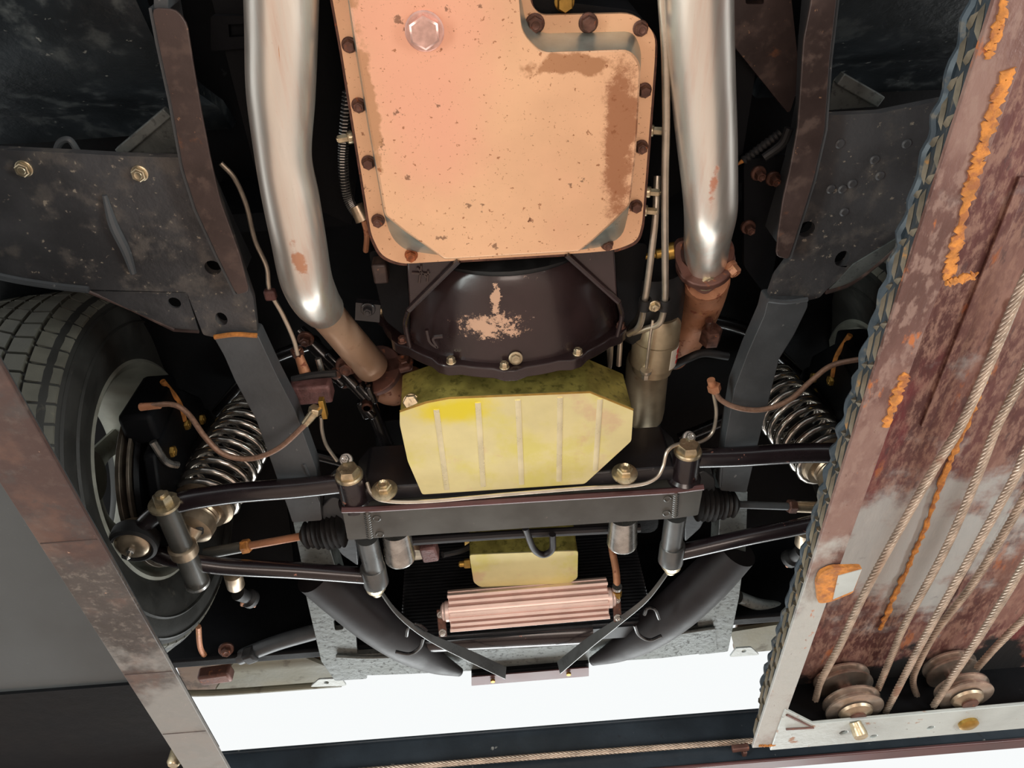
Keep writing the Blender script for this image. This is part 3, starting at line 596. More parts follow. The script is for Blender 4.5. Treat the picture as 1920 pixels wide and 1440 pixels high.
for u0, u1 in (((688, 962), (694, 1008)), ((1268, 925), (1265, 968))):
    a, b = P(*u0, XZ), P(*u1, XZ); mb = MB()
    for k in range(11): c = a.lerp(b, (k+.5)/11); mb.lathe(c, DN, [(-.002, .006), (.001, .0055), (.004, .002)], 8)
    mb.build('stitch_weld', m_xm, t)
for u, v in ((706, 972), (712, 1002), (1252, 935), (1250, 962)): MB().lathe(P(u, v, XZ), DN, [(-.002, .007), (.001, .007), (.002, .0055), (.0008, .004)], 14).build('plug_weld', m_xm, t)
for s in (-1, 1):
    q = [MR(p, s) for p in PP([(604, 950), (622, 932), (650, 940), (668, 1020), (672, 1062), (640, 1040), (606, 985)], .90)]
    MB().plate(rnd(q, .006, 2), .07).build('side_plate', m_railg, t, bevel=.002)
MB().tube([P(985, 990, .87), P(1000, 1028, .875), P(1018, 1040, .88), P(1035, 1030, .88), P(1036, 1002, .88)], .006, 12).build('hook', m_duct, t)
MB().tube([P(720, 1018, .90), P(960, 1002, .90), P(1200, 990, .90)], .008, 10).build('rack_tube', m_duct, t)
# lower control arms, built for one side and mirrored
def suspension(s):
    sd = 'left' if s < 0 else 'right'
    Q = lambda u, v, h: MR(P(u, v, h), s)
    near = 'beside the visible tyre' if s < 0 else 'behind the rusty lift runway'
    t = thing('control_arm', Q(480, 1000, .86), f'black tubular lower control arm forking out to the {sd} wheel', 'control arm')
    a, b = Q(655, 893, .865), Q(700, 1088, .865)
    MB().tube([tuple(Q(650, 905, .868))+(.0165,), tuple(Q(560, 915, .866))+(.0165,), tuple(Q(430, 926, .863))+(.0165,), tuple(Q(330, 944, .86))+(.0165,), tuple(Q(282, 972, .862))+(.0155,), tuple(Q(262, 996, .870))+(.014,)], .0165, 20).build('rear_tube', m_arm, t, sharp=80)
    MB().tube([tuple(Q(690, 1080, .865))+(.0145,), tuple(Q(560, 1070, .863))+(.0145,), tuple(Q(420, 1062, .86))+(.0145,), tuple(Q(330, 1048, .856))+(.0145,), tuple(Q(286, 1034, .862))+(.014,), tuple(Q(268, 1028, .868))+(.013,)], .0145, 20).build('front_tube', m_arm, t, sharp=80)
    ax = Vector((0, 1, 0))
    MB().lathe(a, ax, [(-.004, .016), (0, .0225), (.05, .0225), (.055, .027), (.062, .027), (.064, .02)], 24).build('rear_bushing', m_arm, t)
    MB().lathe(Q(698, 1062, .865), ax, [(0, .0205), (.003, .0225), (.045, .0225), (.047, .016)], 24).build('front_bushing', m_sleeve, t)
    MB().lathe(Q(688, 1008, .865), ax, [(0, .0185), (.09, .0185)], 24).build('pivot_sleeve', m_sleeve, t)
    MB().lathe(a, -ax, [(-.002, .022), (.004, .022), (.006, .02)], 24).hexa(a-ax*.004, -ax, .0185, .014, .3).build('pivot_bolt', m_zincbolt, t, label='brassy hex bolt head')
    MB().lathe(Q(705, 1102, .865), ax, [(-.012, .019), (0, .018), (.008, .012), (.016, .010)], 20).build('pivot_nut', m_zincbolt, t)
    bj = Q(250, 1020, .846)
    MB().lathe(bj, DN, [(-.03, .030), (-.004, .0335), (.002, .0335), (.004, .031), (.003, .028), (.004, .0265), (.010, .022), (.012, .012), (.012, 0)], 32).build('ball_joint', m_alu, t, sharp=50)
    MB().lathe(bj+DN*.002, DN, [(-.02, .038), (-.02, .030), (.004, .029), (.006, .033), (.003, .038)], 32, closed=True).build('retaining_ring', m_rub, t)
    MB().hexa(bj+DN*.012, DN, .006, .006).lathe(bj+DN*.018, DN, [(0, .003), (.008, .0028), (.010, .004), (.014, .001)], 10).build('grease_nipple', m_steel, t)
    # coil-over
    t = thing('coil_over', Q(430, 880, 1.0), f'chromed coil-over spring and damper of the {sd} front wheel, {near}', 'shock absorber')
    e0, e1 = Q(346, 1012, .868), Q(482, 770, 1.17)
    ax = (e1-e0).normalized(); _, ea, eb = frame(ax)
    s0, s1 = Q(385, 935, .935), Q(478, 778, 1.16); L = (s1-s0).length
    # project spring ends on the damper axis
    k0 = (s0-e0).dot(ax); k1 = (s1-e0).dot(ax); turns = 9.5; R = .050
    pts = [e0+ax*(k0+(k1-k0)*i/(turns*20))+(ea*math.cos(i*math.pi/10)+eb*math.sin(i*math.pi/10))*(R+.003*math.sin(i/(turns*20)*math.pi)) for i in range(int(turns*20)+1)]
    MB().tube(pts, .0068, 10, smooth=False).build('spring', m_spring, t, sharp=80)
    MB().lathe(e0, ax, [(.015, .024), (.022, .036), (.040, .037), (.042, .033)]+[(.044+i*.004, .0345 if i % 2 else .0325) for i in range(int((k0-.05)/.004))]+[(k0-.012, .044), (k0-.002, .046), (k0, .052), (k0+.005, .052), (k0+.007, .03)], 32).build('damper_body', m_alu, t, sharp=50)
    MB().lathe(e0, ax, [(k0, .022), (k1*.55, .022), (k1*.56, .012), (k1+.01, .012)], 20).build('damper_rod', m_rub, t)
    MB().lathe(e0+ax*k1, ax, [(0, .03), (.004, .048), (.010, .048), (.014, .02)], 28).build('top_perch', m_blackg, t)
    MB().obox(Q(374, 985, .89), (1, .2, 0), .02, .018, .03).build('adjuster_knob', m_rub, t, bevel=.005)
    # lower mount pin
    p0, p1 = Q(308, 945, .845), Q(370, 1092, .845)
    d = (p1-p0).normalized(); Lp = (p1-p0).length
    t = thing('damper_pin', p0, f'black sleeved pin with a silver nut at the foot of the {sd} damper', 'pin')
    MB().cyl(p0, p0+d*Lp*.52, .0175, seg=24).build('upper_sleeve', m_xm, t, bevel=.001)
    MB().cyl(p0+d*Lp*.60, p1, .0175, seg=24).build('lower_sleeve', m_xm, t, bevel=.001)
    MB().cyl(p0, p1, .012, seg=16).build('shank', m_steel, t)
    MB().lathe(p0+d*Lp*.5, d, [(0, .019), (.002, .0225), (.019, .0225), (.021, .019)], 28).tube([p0+d*(Lp*.5+.010), Q(346, 1012, .868), Q(362, 985, .885)], .019, 16).build('damper_eye', m_alu, t, bevel=.003)
    MB().lathe(p0, -d, [(-.002, .0235), (.003, .0235), (.004, .012)], 24).hexa(p0-d*.003, -d, .0145, .016, .3).lathe(p0-d*.018, -d, [(0, .0075), (.006, .007)], 14).build('lock_nut', m_zincbolt, t)
    MB().lathe(p1, d, [(-.003, .0205), (.003, .0205)], 24).build('end_washer', m_steel, t)
    # tie rod and boot
    t = thing('tie_rod', Q(480, 1020, .90), f'thin steel tie rod with black bellows at the {sd} end of the rack', 'tie rod')
    r0, r1 = Q(385, 1038, .895), Q(585, 1002, .895)
    d = (r1-r0).normalized(); Lr = (r1-r0).length
    MB().cyl(r0+d*Lr*.36, r1, .0068, seg=14).build('rod', m_manif if s < 0 else m_railg, t)
    MB().cyl(r0, r0+d*Lr*.38, .0105, .010, seg=14).build('rod_end', m_alu if s > 0 else m_xm, t)
    MB().hexa(r0+d*Lr*.35, d, .0125, .014).build('jam_nut', m_weld if s < 0 else m_bolt, t)
    MB().lathe(r1-d*.02, d, [(0, .009)]+[(.006+i*.0045, (.020 if i < 4 else .024 if i < 9 else .028)+(.004 if i % 2 else -.002)) for i in range(16)]+[(.08, .02)], 28).build('bellows', m_rub, t, sharp=60)
    # stub cylinder in front
    t = thing('sway_bar_link', Q(445, 1100, .93), f'short grey rubber-topped link end below the {sd} control arm', 'link')
    MB().lathe(Q(436, 1075, .93), Q(446, 1112, .93)-Q(436, 1075, .93), [(0, .010), (.002, .0165), (.036, .0165), (.04, .014)], 22).build('eye', m_alu, t)
    MB().lathe(Q(446, 1112, .935), Vector((-s*.3, .9, .3)), [(0, .014), (.03, .012), (.035, .018), (.045, .018)], 18).build('rubber', m_rub, t)
    MB().obox(Q(466, 1130, .94), (-s, .3, 0), .03, .016, .012).build('tab', m_manif, t, bevel=.003)
    # hub
    hc = Vector((XM+s*.632, .975, Z(1.03)))
    t = thing('brake_assembly', hc, f'shadowed hub, rotor and caliper inside the {sd} front wheel', 'brake')
    X = Vector((s, 0, 0))
    MB().lathe(hc, X, [(-.005, .06), (-.005, .163), (0, .164), (.002, .14), (.008, .14), (.010, .164), (.018, .163), (.018, .06)], 48).build('rotor', m_rotor, t, bevel=.001)
    MB().lathe(hc, X, [(-.055, .03), (-.05, .045), (-.02, .05), (-.01, .07), (.05, .07)], 28).build('hub', m_void, t)
    MB().lathe(hc, -X, [(.008, .03), (.004, .150), (.010, .158), (.016, .152), (.026, .06), (.026, .03)], 40).build('wheel_shade_disc', m_void, t)  # dark disc added over the bright wheel barrel, standing for its shade
    MB().plate([hc+Vector((-s*.03, dy, dz)) for dy, dz in ((-.14, -.10), (-.15, .06), (-.08, .12), (.05, .13), (.07, .04), (.05, -.13), (.0, -.17), (-.05, -.15))], .02, up=(-s, 0, 0)).build('knuckle_plate', m_void, t, bevel=.004)
    MB().tube([hc+Vector((-s*.01, -.01, -.17)), hc+Vector((-s*.03, -.03, -.06)), hc+Vector((-s*.05, -.02, .08)), hc+Vector((-s*.02, .0, .16))], .018, 14).build('knuckle', m_blackg, t)
    MB().obox(hc+Vector((-s*.02, -.155, 0)), (0, .1, 1), .13, .055, .06, side=(1, 0, 0)).build('caliper', m_void, t, bevel=.008)
    for dy, dz in ((-.10, -.05), (-.09, .03), (-.03, -.12), (.02, -.1), (-.05, .09)):
        MB().bolt(hc+Vector((-s*.042, dy, dz)), (-s, 0, 0), .010, .012, 1.1).build('bolt', m_brass if dz > -.08 else m_manif, t)
    MB().tube([hc+Vector((-s*.04, -.19, .03)), hc+Vector((-s*.05, -.14, .035)), hc+Vector((-s*.05, -.10, .03))], .005, 8).build('bleed_pipe', m_weld, t)
    MB().tube([hc+Vector((-s*.05, -.16, -.09)), hc+Vector((-s*.06, -.12, -.095)), hc+Vector((-s*.07, -.10, -.085))], .006, 8).build('guide_pin', m_steel, t)
    # upper arm glints
    t = thing('upper_arm', Vector((XM+s*.45, .93, Z(1.17))), f'gloss black upper control arm in the shadow above the {sd} spring', 'control arm')
    MB().tube([Vector((XM+s*.34, .78, Z(1.14))), Vector((XM+s*.46, .84, Z(1.16))), Vector((XM+s*.57, .95, Z(1.17)))], .012, 14).build('rear_tube', m_blackg, t)
    MB().tube([Vector((XM+s*.34, 1.08, Z(1.14))), Vector((XM+s*.46, 1.04, Z(1.16))), Vector((XM+s*.57, .97, Z(1.17)))], .012, 14).build('front_tube', m_blackg, t)
    # wheel + tyre
    steer = math.radians(5)
    wc = Vector((XM+s*.752, .97, Z(1.036))); axw = Vector((s*math.cos(steer), -s*math.sin(steer)*-1*(-1), 0)) if False else Vector((s*math.cos(steer), -s*math.sin(steer), 0))
    t = thing('tyre', wc-Vector((0, 0, .335)), ('worn black tyre and silver wheel showing at the left edge' if s < 0 else 'black tyre and wheel mostly hidden behind the right runway'), 'wheel')
    prof = [(-.085, .190), (-.100, .200), (-.114, .240), (-.120, .28), (-.114, .305), (-.098, .322), (-.070, .3285), (0, .331), (.070, .3285), (.098, .322), (.114, .305), (.120, .28), (.114, .240), (.10, .200), (.085, .190)]
    MB().lathe(wc, axw, prof, 96, closed=True).build('casing', m_tyre, t, sharp=60)
    for rr in (.262, .296):
        MB().lathe(wc, axw, [(-.1185 if rr < .29 else -.1165, rr), (-.122 if rr < .29 else -.1195, rr+.002), (-.1185 if rr < .29 else -.1155, rr+.005)], 96, closed=True).build('sidewall_bead', m_tyre, t, sharp=60)
    A, e1_, e2_ = frame(axw); mb = MB(); nb = 64
    for k in range(nb):
        for j, (x0, x1, sk) in enumerate(((-.112, -.076, .0), (-.068, -.036, .5), (-.028, .0, .9), (.008, .034, .9), (.042, .074, .5), (.082, .112, 0))):
            off = .5*(j % 2); a0 = 2*math.pi*(k+off+.06)/nb; a1 = 2*math.pi*(k+off+.92)/nb; vs = []
            for rad in (0, 1):
                for aa, xx in ((a0, x0), (a1, x0), (a1+sk*.045, x1), (a0+sk*.045, x1)):
                    ed_ = abs(xx); rb_ = .331-max(0, ed_-.06)**2*5.2-(.0 if ed_ < .09 else (ed_-.09)*.5)
                    r_ = rb_-.004+rad*.009
                    vs.append(wc+A*xx+(e1_*math.cos(aa)+e2_*math.sin(aa))*r_)
            mb.add(vs, [(0, 1, 2, 3), (4, 7, 6, 5), (0, 4, 5, 1), (1, 5, 6, 2), (2, 6, 7, 3), (3, 7, 4, 0)])
    mb.build('tread_blocks', m_tread, t, kind='stuff')
    MB().lathe(wc, axw, [(-.088, .192), (-.098, .202), (-.102, .194), (-.094, .184), (-.07, .182), (-.06, .172), (.03, .166), (.07, .174), (.085, .194), (.08, .198), (.06, .180), (.03, .174), (-.05, .180)], 72, closed=True).build('rim', m_wheel, t, sharp=60)
    for k in range(5):
        a = 2*math.pi*k/5; d = e1_*math.cos(a)+e2_*math.sin(a)
        MB().tube([tuple(wc+A*.04+d*.04)+(.03,), tuple(wc+A*.055+d*.12)+(.022,), tuple(wc+A*.05+d*.175)+(.026,)], .02, 10, flat=(tuple(A.cross(d)), .01)).build('spoke', m_wheel, t)
    MB().lathe(wc, axw, [(.02, .05), (.03, .06), (.06, .06), (.07, .04)], 28).build('hub_cap', m_wheel, t)
for s in (-1, 1): suspension(s)
# rack mount bolts and bushings
for (u, v, bu, bv, lb) in ((721, 920, 745, 1012, 'left'), (1171, 889, 1168, 985, 'right')):
    p = PY(u, v, y0-.002); q = P(bu, bv, .875)
    t = thing('rack_mount', p, f'flanged brass bolt and steel bushing cup at the {lb} end of the crossmember', 'bolt')
    ax = Vector((0, -1, -.1)).normalized()
    MB().lathe(p, ax, [(-.012, .012), (0, .0205), (.003, .0205), (.005, .015)], 28).build('washer', m_zincbolt, t)
    MB().hexa(p+ax*.003, ax, .0128, .012).lathe(p+ax*.015, ax, [(0, .0075), (.004, .007), (.001, .004)], 16).build('bolt', m_zincbolt, t)
    MB().lathe(q, (0, 1, -.1), [(-.02, .024), (.036, .026), (.039, .027), (.044, .026), (.047, .02)], 28).build('bushing_cup', m_steel, t, sharp=50)
# ================================================================== brake lines
t = thing('brake_hose', P(420, 800, .9), 'curved brown brake hose looping in front of the left spring', 'hose')
MB().tube([P(265, 763, .93), P(320, 758, .92), P(352, 775, .91), P(385, 820, .88), P(420, 852, .868), P(470, 860, .864), P(520, 842, .864), P(562, 806, .868), P(588, 778, .875)], .0042, 12).build('hose', m_hose, t)
MB().cyl(P(264, 763, .93), P(300, 760, .925), .0062, .0052).build('crimped_end', m_manif, t)
MB().cyl(P(572, 795, .872), P(590, 772, .878), .006, .0075).hexa(P(590, 774, .88), (.3, -.8, .1), .010, .010).build('union', m_zincbolt, t)
MB().obox(P(606, 765, .89), (0, 1, 0), .035, .008, .012).build('bracket', m_brass, t, bevel=.001)
t = thing('brake_hose', P(1450, 740, .9), 'curved grey-brown brake hose sagging across the right frame rail', 'hose')
MB().tube([P(1338, 728, .88), P(1352, 750, .875), P(1385, 765, .868), P(1430, 768, .868), P(1480, 750, .872), P(1520, 715, .89), P(1560, 685, .90), P(1620, 672, .92)], .0042, 12).build('hose', m_hose, t)
MB().hexa(P(1338, 722, .882), (.2, .7, -.1), .010, .012).cyl(P(1333, 712, .882), P(1336, 724, .882), .006).build('union', m_manif, t)
t = thing('brake_line', P(460, 420, .95), 'thin steel brake line curving down beside the left frame rail', 'pipe')
MB().tube([P(414, 306, .93), P(440, 335, .93), P(462, 385, .93), P(478, 450, .93), P(500, 500, .93), P(506, 545, .93), P(530, 590, .93), P(550, 635, .93), P(558, 665, .93)], .0032, 10).build('tube', m_line, t)
MB().obox(P(507, 552, .928), (0, 1, 0), .016, .016, .012).build('clip', m_mblock, t, bevel=.003)
t = thing('brake_line', P(610, 820, .92), 'short thin steel line dropping from the brass union behind the control arm', 'pipe')
MB().tube([P(602, 782, .925), P(604, 808, .925), P(612, 835, .925), P(632, 864, .925)], .003, 10).build('tube', m_line, t)
t = thing('brake_line', P(1000, 925, .84), 'long copper-toned brake line running along the rear of the crossmember', 'pipe')
MB().tube([P(1338, 738, .91), P(1343, 775, .905), P(1335, 812, .90), P(1310, 830, .885), P(1275, 832, .87), P(1252, 845, .855), P(1243, 875, .845), P(1228, 898, .835), P(1190, 910, .831), P(1100, 915, .831), P(960, 926, .831), P(800, 940, .831), P(722, 939, .835), P(697, 926, .845), P(688, 905, .86)], .0030, 10).build('tube', m_line, t)
t = thing('brake_distribution_block', P(585, 732, .95), 'rectangular maroon block on the left between frame rail and sump', 'valve')
MB().obox(P(585, 732, .94), (1, -.02, 0), .062, .034, .03, side=(0, 1, 0)).build('block', m_mblock, t, bevel=.004)
MB().tube([P(548, 712, .95), P(585, 704, .95), P(630, 700, .95)], .006, 8).build('upper_edge', m_rub, t)
t = thing('bleeder_screw', P(650, 864, .88), 'small grey hex screw standing behind the left pivot bolt', 'screw')
MB().bolt(P(649, 862, .885), (0, -.7, -.6), .007, .010).build('head', m_steel, t)
t = thing('bleeder_screw', P(1293, 818, .88), 'small grey hex screw standing behind the right pivot bolt', 'screw')
MB().bolt(P(1292, 820, .885), (0, -.7, -.6), .007, .010).build('head', m_steel, t)
# steering shaft
t = thing('steering_shaft', P(690, 760, 1.0), 'dark jointed steering shaft between the left flange and the yellow sump', 'steering shaft')
A = [P(560, 620, 1.06), P(632, 690, 1.03), P(690, 750, 1.0), P(735, 855, .98)]
for a, b, r in ((A[0], A[1], .012), (A[1], A[2], .010), (A[2], A[3], .0115)):
    MB().cyl(a, b, r, seg=16).build('shaft', m_blackg, t)
for p, q in ((A[0], A[1]), (A[1], A[2]), (A[2], A[3])):
    d = (q-p).normalized(); c = q if q is not A[3] else p
    for sg in (-1, 1):
        MB().obox(c-d*.012*sg+d.cross(Vector((0, 0, 1)))*.012*sg, d, .035, .012, .028).build('yoke', m_blackg, t, bevel=.004)
    MB().lathe(c, (0, 0, -1), [(-.02, .009), (.02, .009), (.022, .006)], 16).build('cross_pin', m_bolt, t)
MB().cyl(P(722, 822, .985), P(735, 850, .98), .0085, .007).build('chrome_end', m_steel, t)
MB().cyl(P(735, 850, .98), P(760, 925, .98), .015, .017).build('rubber_coupling', m_rub, t)
MB().bolt(P(573, 636, 1.04), DN, .009, .01).build('pinch_bolt', m_bolt, t)
MB().bolt(P(650, 686, 1.01), DN, .012, .012).build('pinch_bolt', m_bolt, t)
t = thing('linkage_rod', P(570, 680, 1.0), 'short brown adjuster rod above the maroon block', 'rod')
MB().cyl(P(556, 655, .97), P(574, 704, .96), .006, .009).build('rod', m_manif, t)
MB().cyl(P(596, 672, .97), P(604, 700, .965), .005, .005).build('stub', m_steel, t)
MB().hexa(P(556, 655, .97), (0, 1, 0), .010, .012).build('nut', m_bolt, t)
# right bay odds
t = thing('engine_mount_stud', P(1330, 610, 1.0), 'dark hex nut and stud in the gap right of the rusty downpipe', 'stud')
MB().hexa(P(1330, 640, 1.0), (0, -1, -.2), .017, .03).cyl(P(1330, 625, 1.0), P(1330, 600, .99), .006).build('stud', m_bolt, t)
t = thing('heater_hose', P(1310, 670, 1.0), 'thin black hose curving right of the starter motor', 'hose')
MB().tube([P(1265, 685, 1.02), P(1290, 672, 1.0), P(1320, 662, 1.0), P(1365, 668, 1.0)], .007, 12).build('hose', m_rub, t)
t = thing('canister', P(1155, 850, 1.0), 'white-printed canister peeping out right of the yellow sump', 'canister')
MB().cyl(P(1190, 860, .97), P(1160, 905, .97), .022, seg=20).build('can', m_railg, t)
MB().obox(P(1172, 872, .95), (1, 1, 0), .012, .03, .004).build('white_band', m_label, t)
MB().tube([P(1140, 640, .96), P(1143, 700, .97), P(1140, 880, .97)], .0035, 8).build('wire', m_line, t)
t = thing('metal_tube', P(1165, 640, .95), 'pair of thin pale tubes behind the right corner of the bellhousing', 'pipe')
MB().tube([P(1165, 600, .955), P(1163, 640, .96), P(1160, 685, .96)], .0042, 10).build('tube', m_line, t)
MB().tube([P(1147, 632, .955), P(1145, 675, .96), P(1143, 690, .96)], .0035, 10).build('tube', m_line, t)

# ================================================================== nose of the car
yr = 1.40
a = PY(700, 1185, yr); b = PY(1265, 1165, yr)
t = thing('radiator', (XM, yr, a.z+.1), 'black radiator core with fine horizontal fins behind the pink cooler', 'radiator')
x0, x1 = XM-.26, XM+.27; z0 = min(a.z, b.z)
MB().box((x0, yr+.006, z0), (x1, yr+.045, Z(1.2))).build('core', m_rad, t)
mb = MB(); z = z0+.004
while z < Z(1.2): mb.box((x0, yr-.004, z), (x1, yr+.006, z+.003)); z += .0085
mb.build('fins', m_rad, t, kind='stuff')
MB().tube([tuple(PY(800, 1198, yr+.03)), tuple(PY(1110, 1182, yr+.03))], .028, 20, smooth=False).build('lower_tank', m_arm, t)
# small yellow box
t = thing('zinc_pump_pan', P(985, 1070, .92), 'small yellow zinc pan with a brass side fitting, below the crossmember', 'pan')
sb = PP([(880, 1041), (1084, 1033), (1083, 1084), (1068, 1094), (900, 1101), (888, 1092)], .92)
MB().rings([lift_ring(rnd(sb, .006, 3), .003, .998), lift_ring(rnd(sb, .006, 3), .07, 1.0)], False, True).build('wall', m_zincdk, t, sharp=30)
MB().plate(rnd(sb, .006, 3), .003).build('pan_floor', m_zinc, t, bevel=.001)
MB().hexa(P(882, 1056, .93), (-1, 0, 0), .009, .012).lathe(P(872, 1057, .93), (-1, 0, 0), [(0, .006), (.01, .006), (.012, .004)], 12).build('side_fitting', m_brass, t)
MB().obox(P(880, 1015, .99), (1, 0, 0), .02, .02, .015).build('corner_tab', m_brass, t, bevel=.002)
# crank pulley / fan disc
t = thing('pulley', P(755, 1050, .93), 'pale disc edge of a pulley under the left end of the crossmember', 'pulley')
MB().lathe(P(765, 1030, .95), (0, .5, -1), [(-.01, .03), (-.01, .044), (.0, .046), (.002, .04), (.004, .046), (.012, .044), (.012, .02)], 36).build('disc', m_alu, t)
MB().obox(P(805, 1030, .92), (1, -.1, 0), .03, .04, .03).build('bracket', m_mblock, t, bevel=.004)
MB().tube([P(830, 1040, .93), P(870, 1030, .95), P(900, 1010, .97)], .006, 8).build('arm', m_rub, t)
# pink finned cooler
t = thing('oil_cooler', P(985, 1130, .9), 'pink finned tubular oil cooler bolted across in front of the radiator', 'cooler')
ca, cb = P(842, 1146, .90), P(1140, 1121, .90); ax = (cb-ca).normalized(); L = (cb-ca).length
MB().cyl(ca-ax*.012, cb+ax*.012, .017, seg=24).build('core_tube', m_pink, t)
sd = Vector((0, 1, 0)); sd = (sd-ax*sd.dot(ax)).normalized(); dn = Vector((0, -.55, -.83)); dn = (dn-ax*dn.dot(ax)).normalized(); acr = ax.cross(dn).normalized()
cc = (ca+cb)/2
nf = 7
for k in range(nf):
    q = (k-(nf-1)/2)*.0112
    dep = .030-abs(q)*.25
    MB().obox(cc+acr*q+dn*(.004), ax, L-.004*(k % 2), .0062, dep, side=acr).build('fin', m_pink, t, bevel=.0008)
MB().obox(cc-dn*.006, ax, L, .076, .010, side=acr).build('fin_base', m_pink, t)
for e, k in ((ca, -1), (cb, 1)):
    MB().lathe(e, ax*k, [(0, .020), (.006, .020), (.014, .014), (.016, .010)], 20).build('end_cap', m_pink, t)
    c_ = e+ax*k*.016+acr*(.022)
    MB().obox(c_, acr, .055, .016, .006, side=ax).build('bracket', m_bolt, t, bevel=.002)
    for j in (-1, 1): MB().bolt(c_+dn*.004+acr*.018*j, dn, .005, .005).build('bracket_bolt', m_steel, t)
MB().hexa(P(1143, 1122, .90), (1, 0, 0), .010, .018).hexa(P(1157, 1117, .90), (0, -1, 0), .009, .014).build('elbow_fitting', m_brass, t)
t = thing('cooler_hose', P(1152, 1060, .93), 'thin brown hose rising from the brass elbow of the pink cooler', 'hose')
MB().tube([P(1157, 1105, .90), P(1155, 1070, .93), P(1146, 1020, .98), P(1145, 990, 1.02)], .0072, 12).build('hose', m_manif, t)
MB().lathe(P(1157, 1102, .90), (0, -1, 0), [(-.003, .0095), (.004, .0095)], 16).build('hose_clamp', m_steel, t)
# dark curved arms with clamps, straps
def horn(path, label, s, clampuv):
    t = thing('cooling_duct', P(*path[1][:3]), label, 'duct')
    MB().tube([tuple(P(u, v, h))+(r,) for u, v, h, r in path], .03, 28, 8).build('duct', m_duct, t, sharp=80)
    u, v, h = clampuv; c = P(u, v, h)
    d = (P(*path[3][:3])-P(*path[2][:3])).normalized(); ax, e, g = frame(d)
    return t, c, d
t, c, d = horn([(590, 1075, .93, .040), (645, 1118, .93, .044), (705, 1165, .93, .045), (765, 1208, .935, .040), (815, 1240, .945, .026), (862, 1260, .955, .010)], 'black tapering curved tube on the left of the nose', -1, (745, 1195, .95))
def clip(t, pts): MB().tube([P(q[0], q[1], .875) for q in pts], .0036, 10).build('retaining_clip', m_blackg, t)
clip(t, [(742, 1222, .91), (768, 1226, .905), (787, 1214, .905), (794, 1196, .915)])
clip(t, [(762, 1192, .91), (766, 1176, .905), (782, 1170, .905), (800, 1182, .915)])
t, c, d = horn([(1382, 1030, .93, .040), (1330, 1085, .93, .044), (1270, 1140, .93, .045), (1212, 1185, .935, .040), (1160, 1218, .945, .026), (1110, 1240, .955, .010)], 'black tapering curved tube on the right of the nose', 1, (1210, 1180, .95))
clip(t, [(1190, 1172, .91), (1198, 1190, .905), (1218, 1200, .905), (1240, 1192, .915)])
clip(t, [(1208, 1152, .915), (1214, 1140, .905), (1228, 1142, .905), (1236, 1160, .915)])
for pts, lb in (([(702, 1092, .875, .006), (745, 1150, .87, .007), (800, 1192, .87, .010), (870, 1225, .88, .016), (948, 1262, .89, .018)], 'grey strap brace running from the left nut down to the nose centre'),
                ([(1262, 1058, .875, .006), (1215, 1120, .87, .007), (1160, 1165, .87, .010), (1105, 1205, .88, .016), (1048, 1252, .89, .019)], 'grey strap brace running from the right nut down to the nose centre')):
    MB().tube([tuple(P(u, v, h))+(r,) for u, v, h, r in pts], .01, 4, 8, flat=((0, -.4, 1) if 'left' in lb else (0, -.4, 1), .002)).build('strap_brace', m_sleeve, None, lb, 'brace', bevel=.0008)
# galvanised nose frame
t = thing('nose_frame', P(980, 1240, .95), 'speckled grey U-shaped front frame with slotted legs at the car nose', 'frame')
G = .975
MB().plate(rnd(PP([(566, 1085), (640, 1090), (664, 1150), (670, 1225), (690, 1240), (688, 1273), (628, 1277), (602, 1240)], G), .004, 2), .012, [rnd([P(u, v, G) for u, v in ((625, 1163), (642, 1161), (644, 1180), (628, 1182))], .006, 3)]).build('left_leg', m_galv, t, bevel=.001)
MB().plate(rnd(PP([(1345, 1040), (1398, 1028), (1386, 1120), (1365, 1222), (1310, 1228), (1308, 1150)], G), .004, 2), .012, [rnd([P(u, v, G) for u, v in ((1328, 1113), (1345, 1111), (1347, 1130), (1331, 1133))], .006, 3)]).build('right_leg', m_galv, t, bevel=.001)
MB().plate(rnd(PP([(630, 1230), (760, 1222), (900, 1212), (1100, 1200), (1250, 1190), (1340, 1176), (1345, 1222), (1240, 1234), (1100, 1243), (900, 1257), (760, 1264), (640, 1268)], G-.004), .006, 3), .012).build('crossbar', m_galv, t, bevel=.002)
MB().tube([P(630, 1230, G-.006), P(700, 1232, G-.006), P(800, 1226, G-.006), P(900, 1213, G-.006), P(1000, 1212, G-.006), P(1060, 1200, G-.006), P(1200, 1196, G-.006), P(1340, 1177, G-.006)], .004, 8).build('rolled_edge', m_galv, t)
for u, v, k in ((612, 1282, 0), (1395, 1222, 1)):
    q = [(582, 1288), (598, 1274), (640, 1272), (650, 1286)] if not k else [(1368, 1232), (1380, 1216), (1408, 1214), (1424, 1228)]
    MB().plate(rnd(PP(q, .99), .004, 2), .004, [circ(P(u, v-1 if k else v-2, .99), .006, 12)]).build('bumper_tab', m_endR, t)
t = thing('tag_bracket', P(990, 1265, .95), 'maroon bracket bar with two yellow bolts hanging at the bottom of the nose', 'bracket')
q = PP([(884, 1270), (1104, 1252), (1104, 1268), (884, 1286)], .955)
MB().plate(rnd(q, .002, 2), .003).build('bar', m_beamlip, t)
MB().plate(PP([(884, 1262), (1104, 1244), (1104, 1254), (884, 1272)], .962), .02).build('flange', m_void, t)
for u, v in ((924, 1275), (1066, 1262)): MB().hexa(P(u, v, .953), DN, .006, .005).build('bolt', m_brass, t)
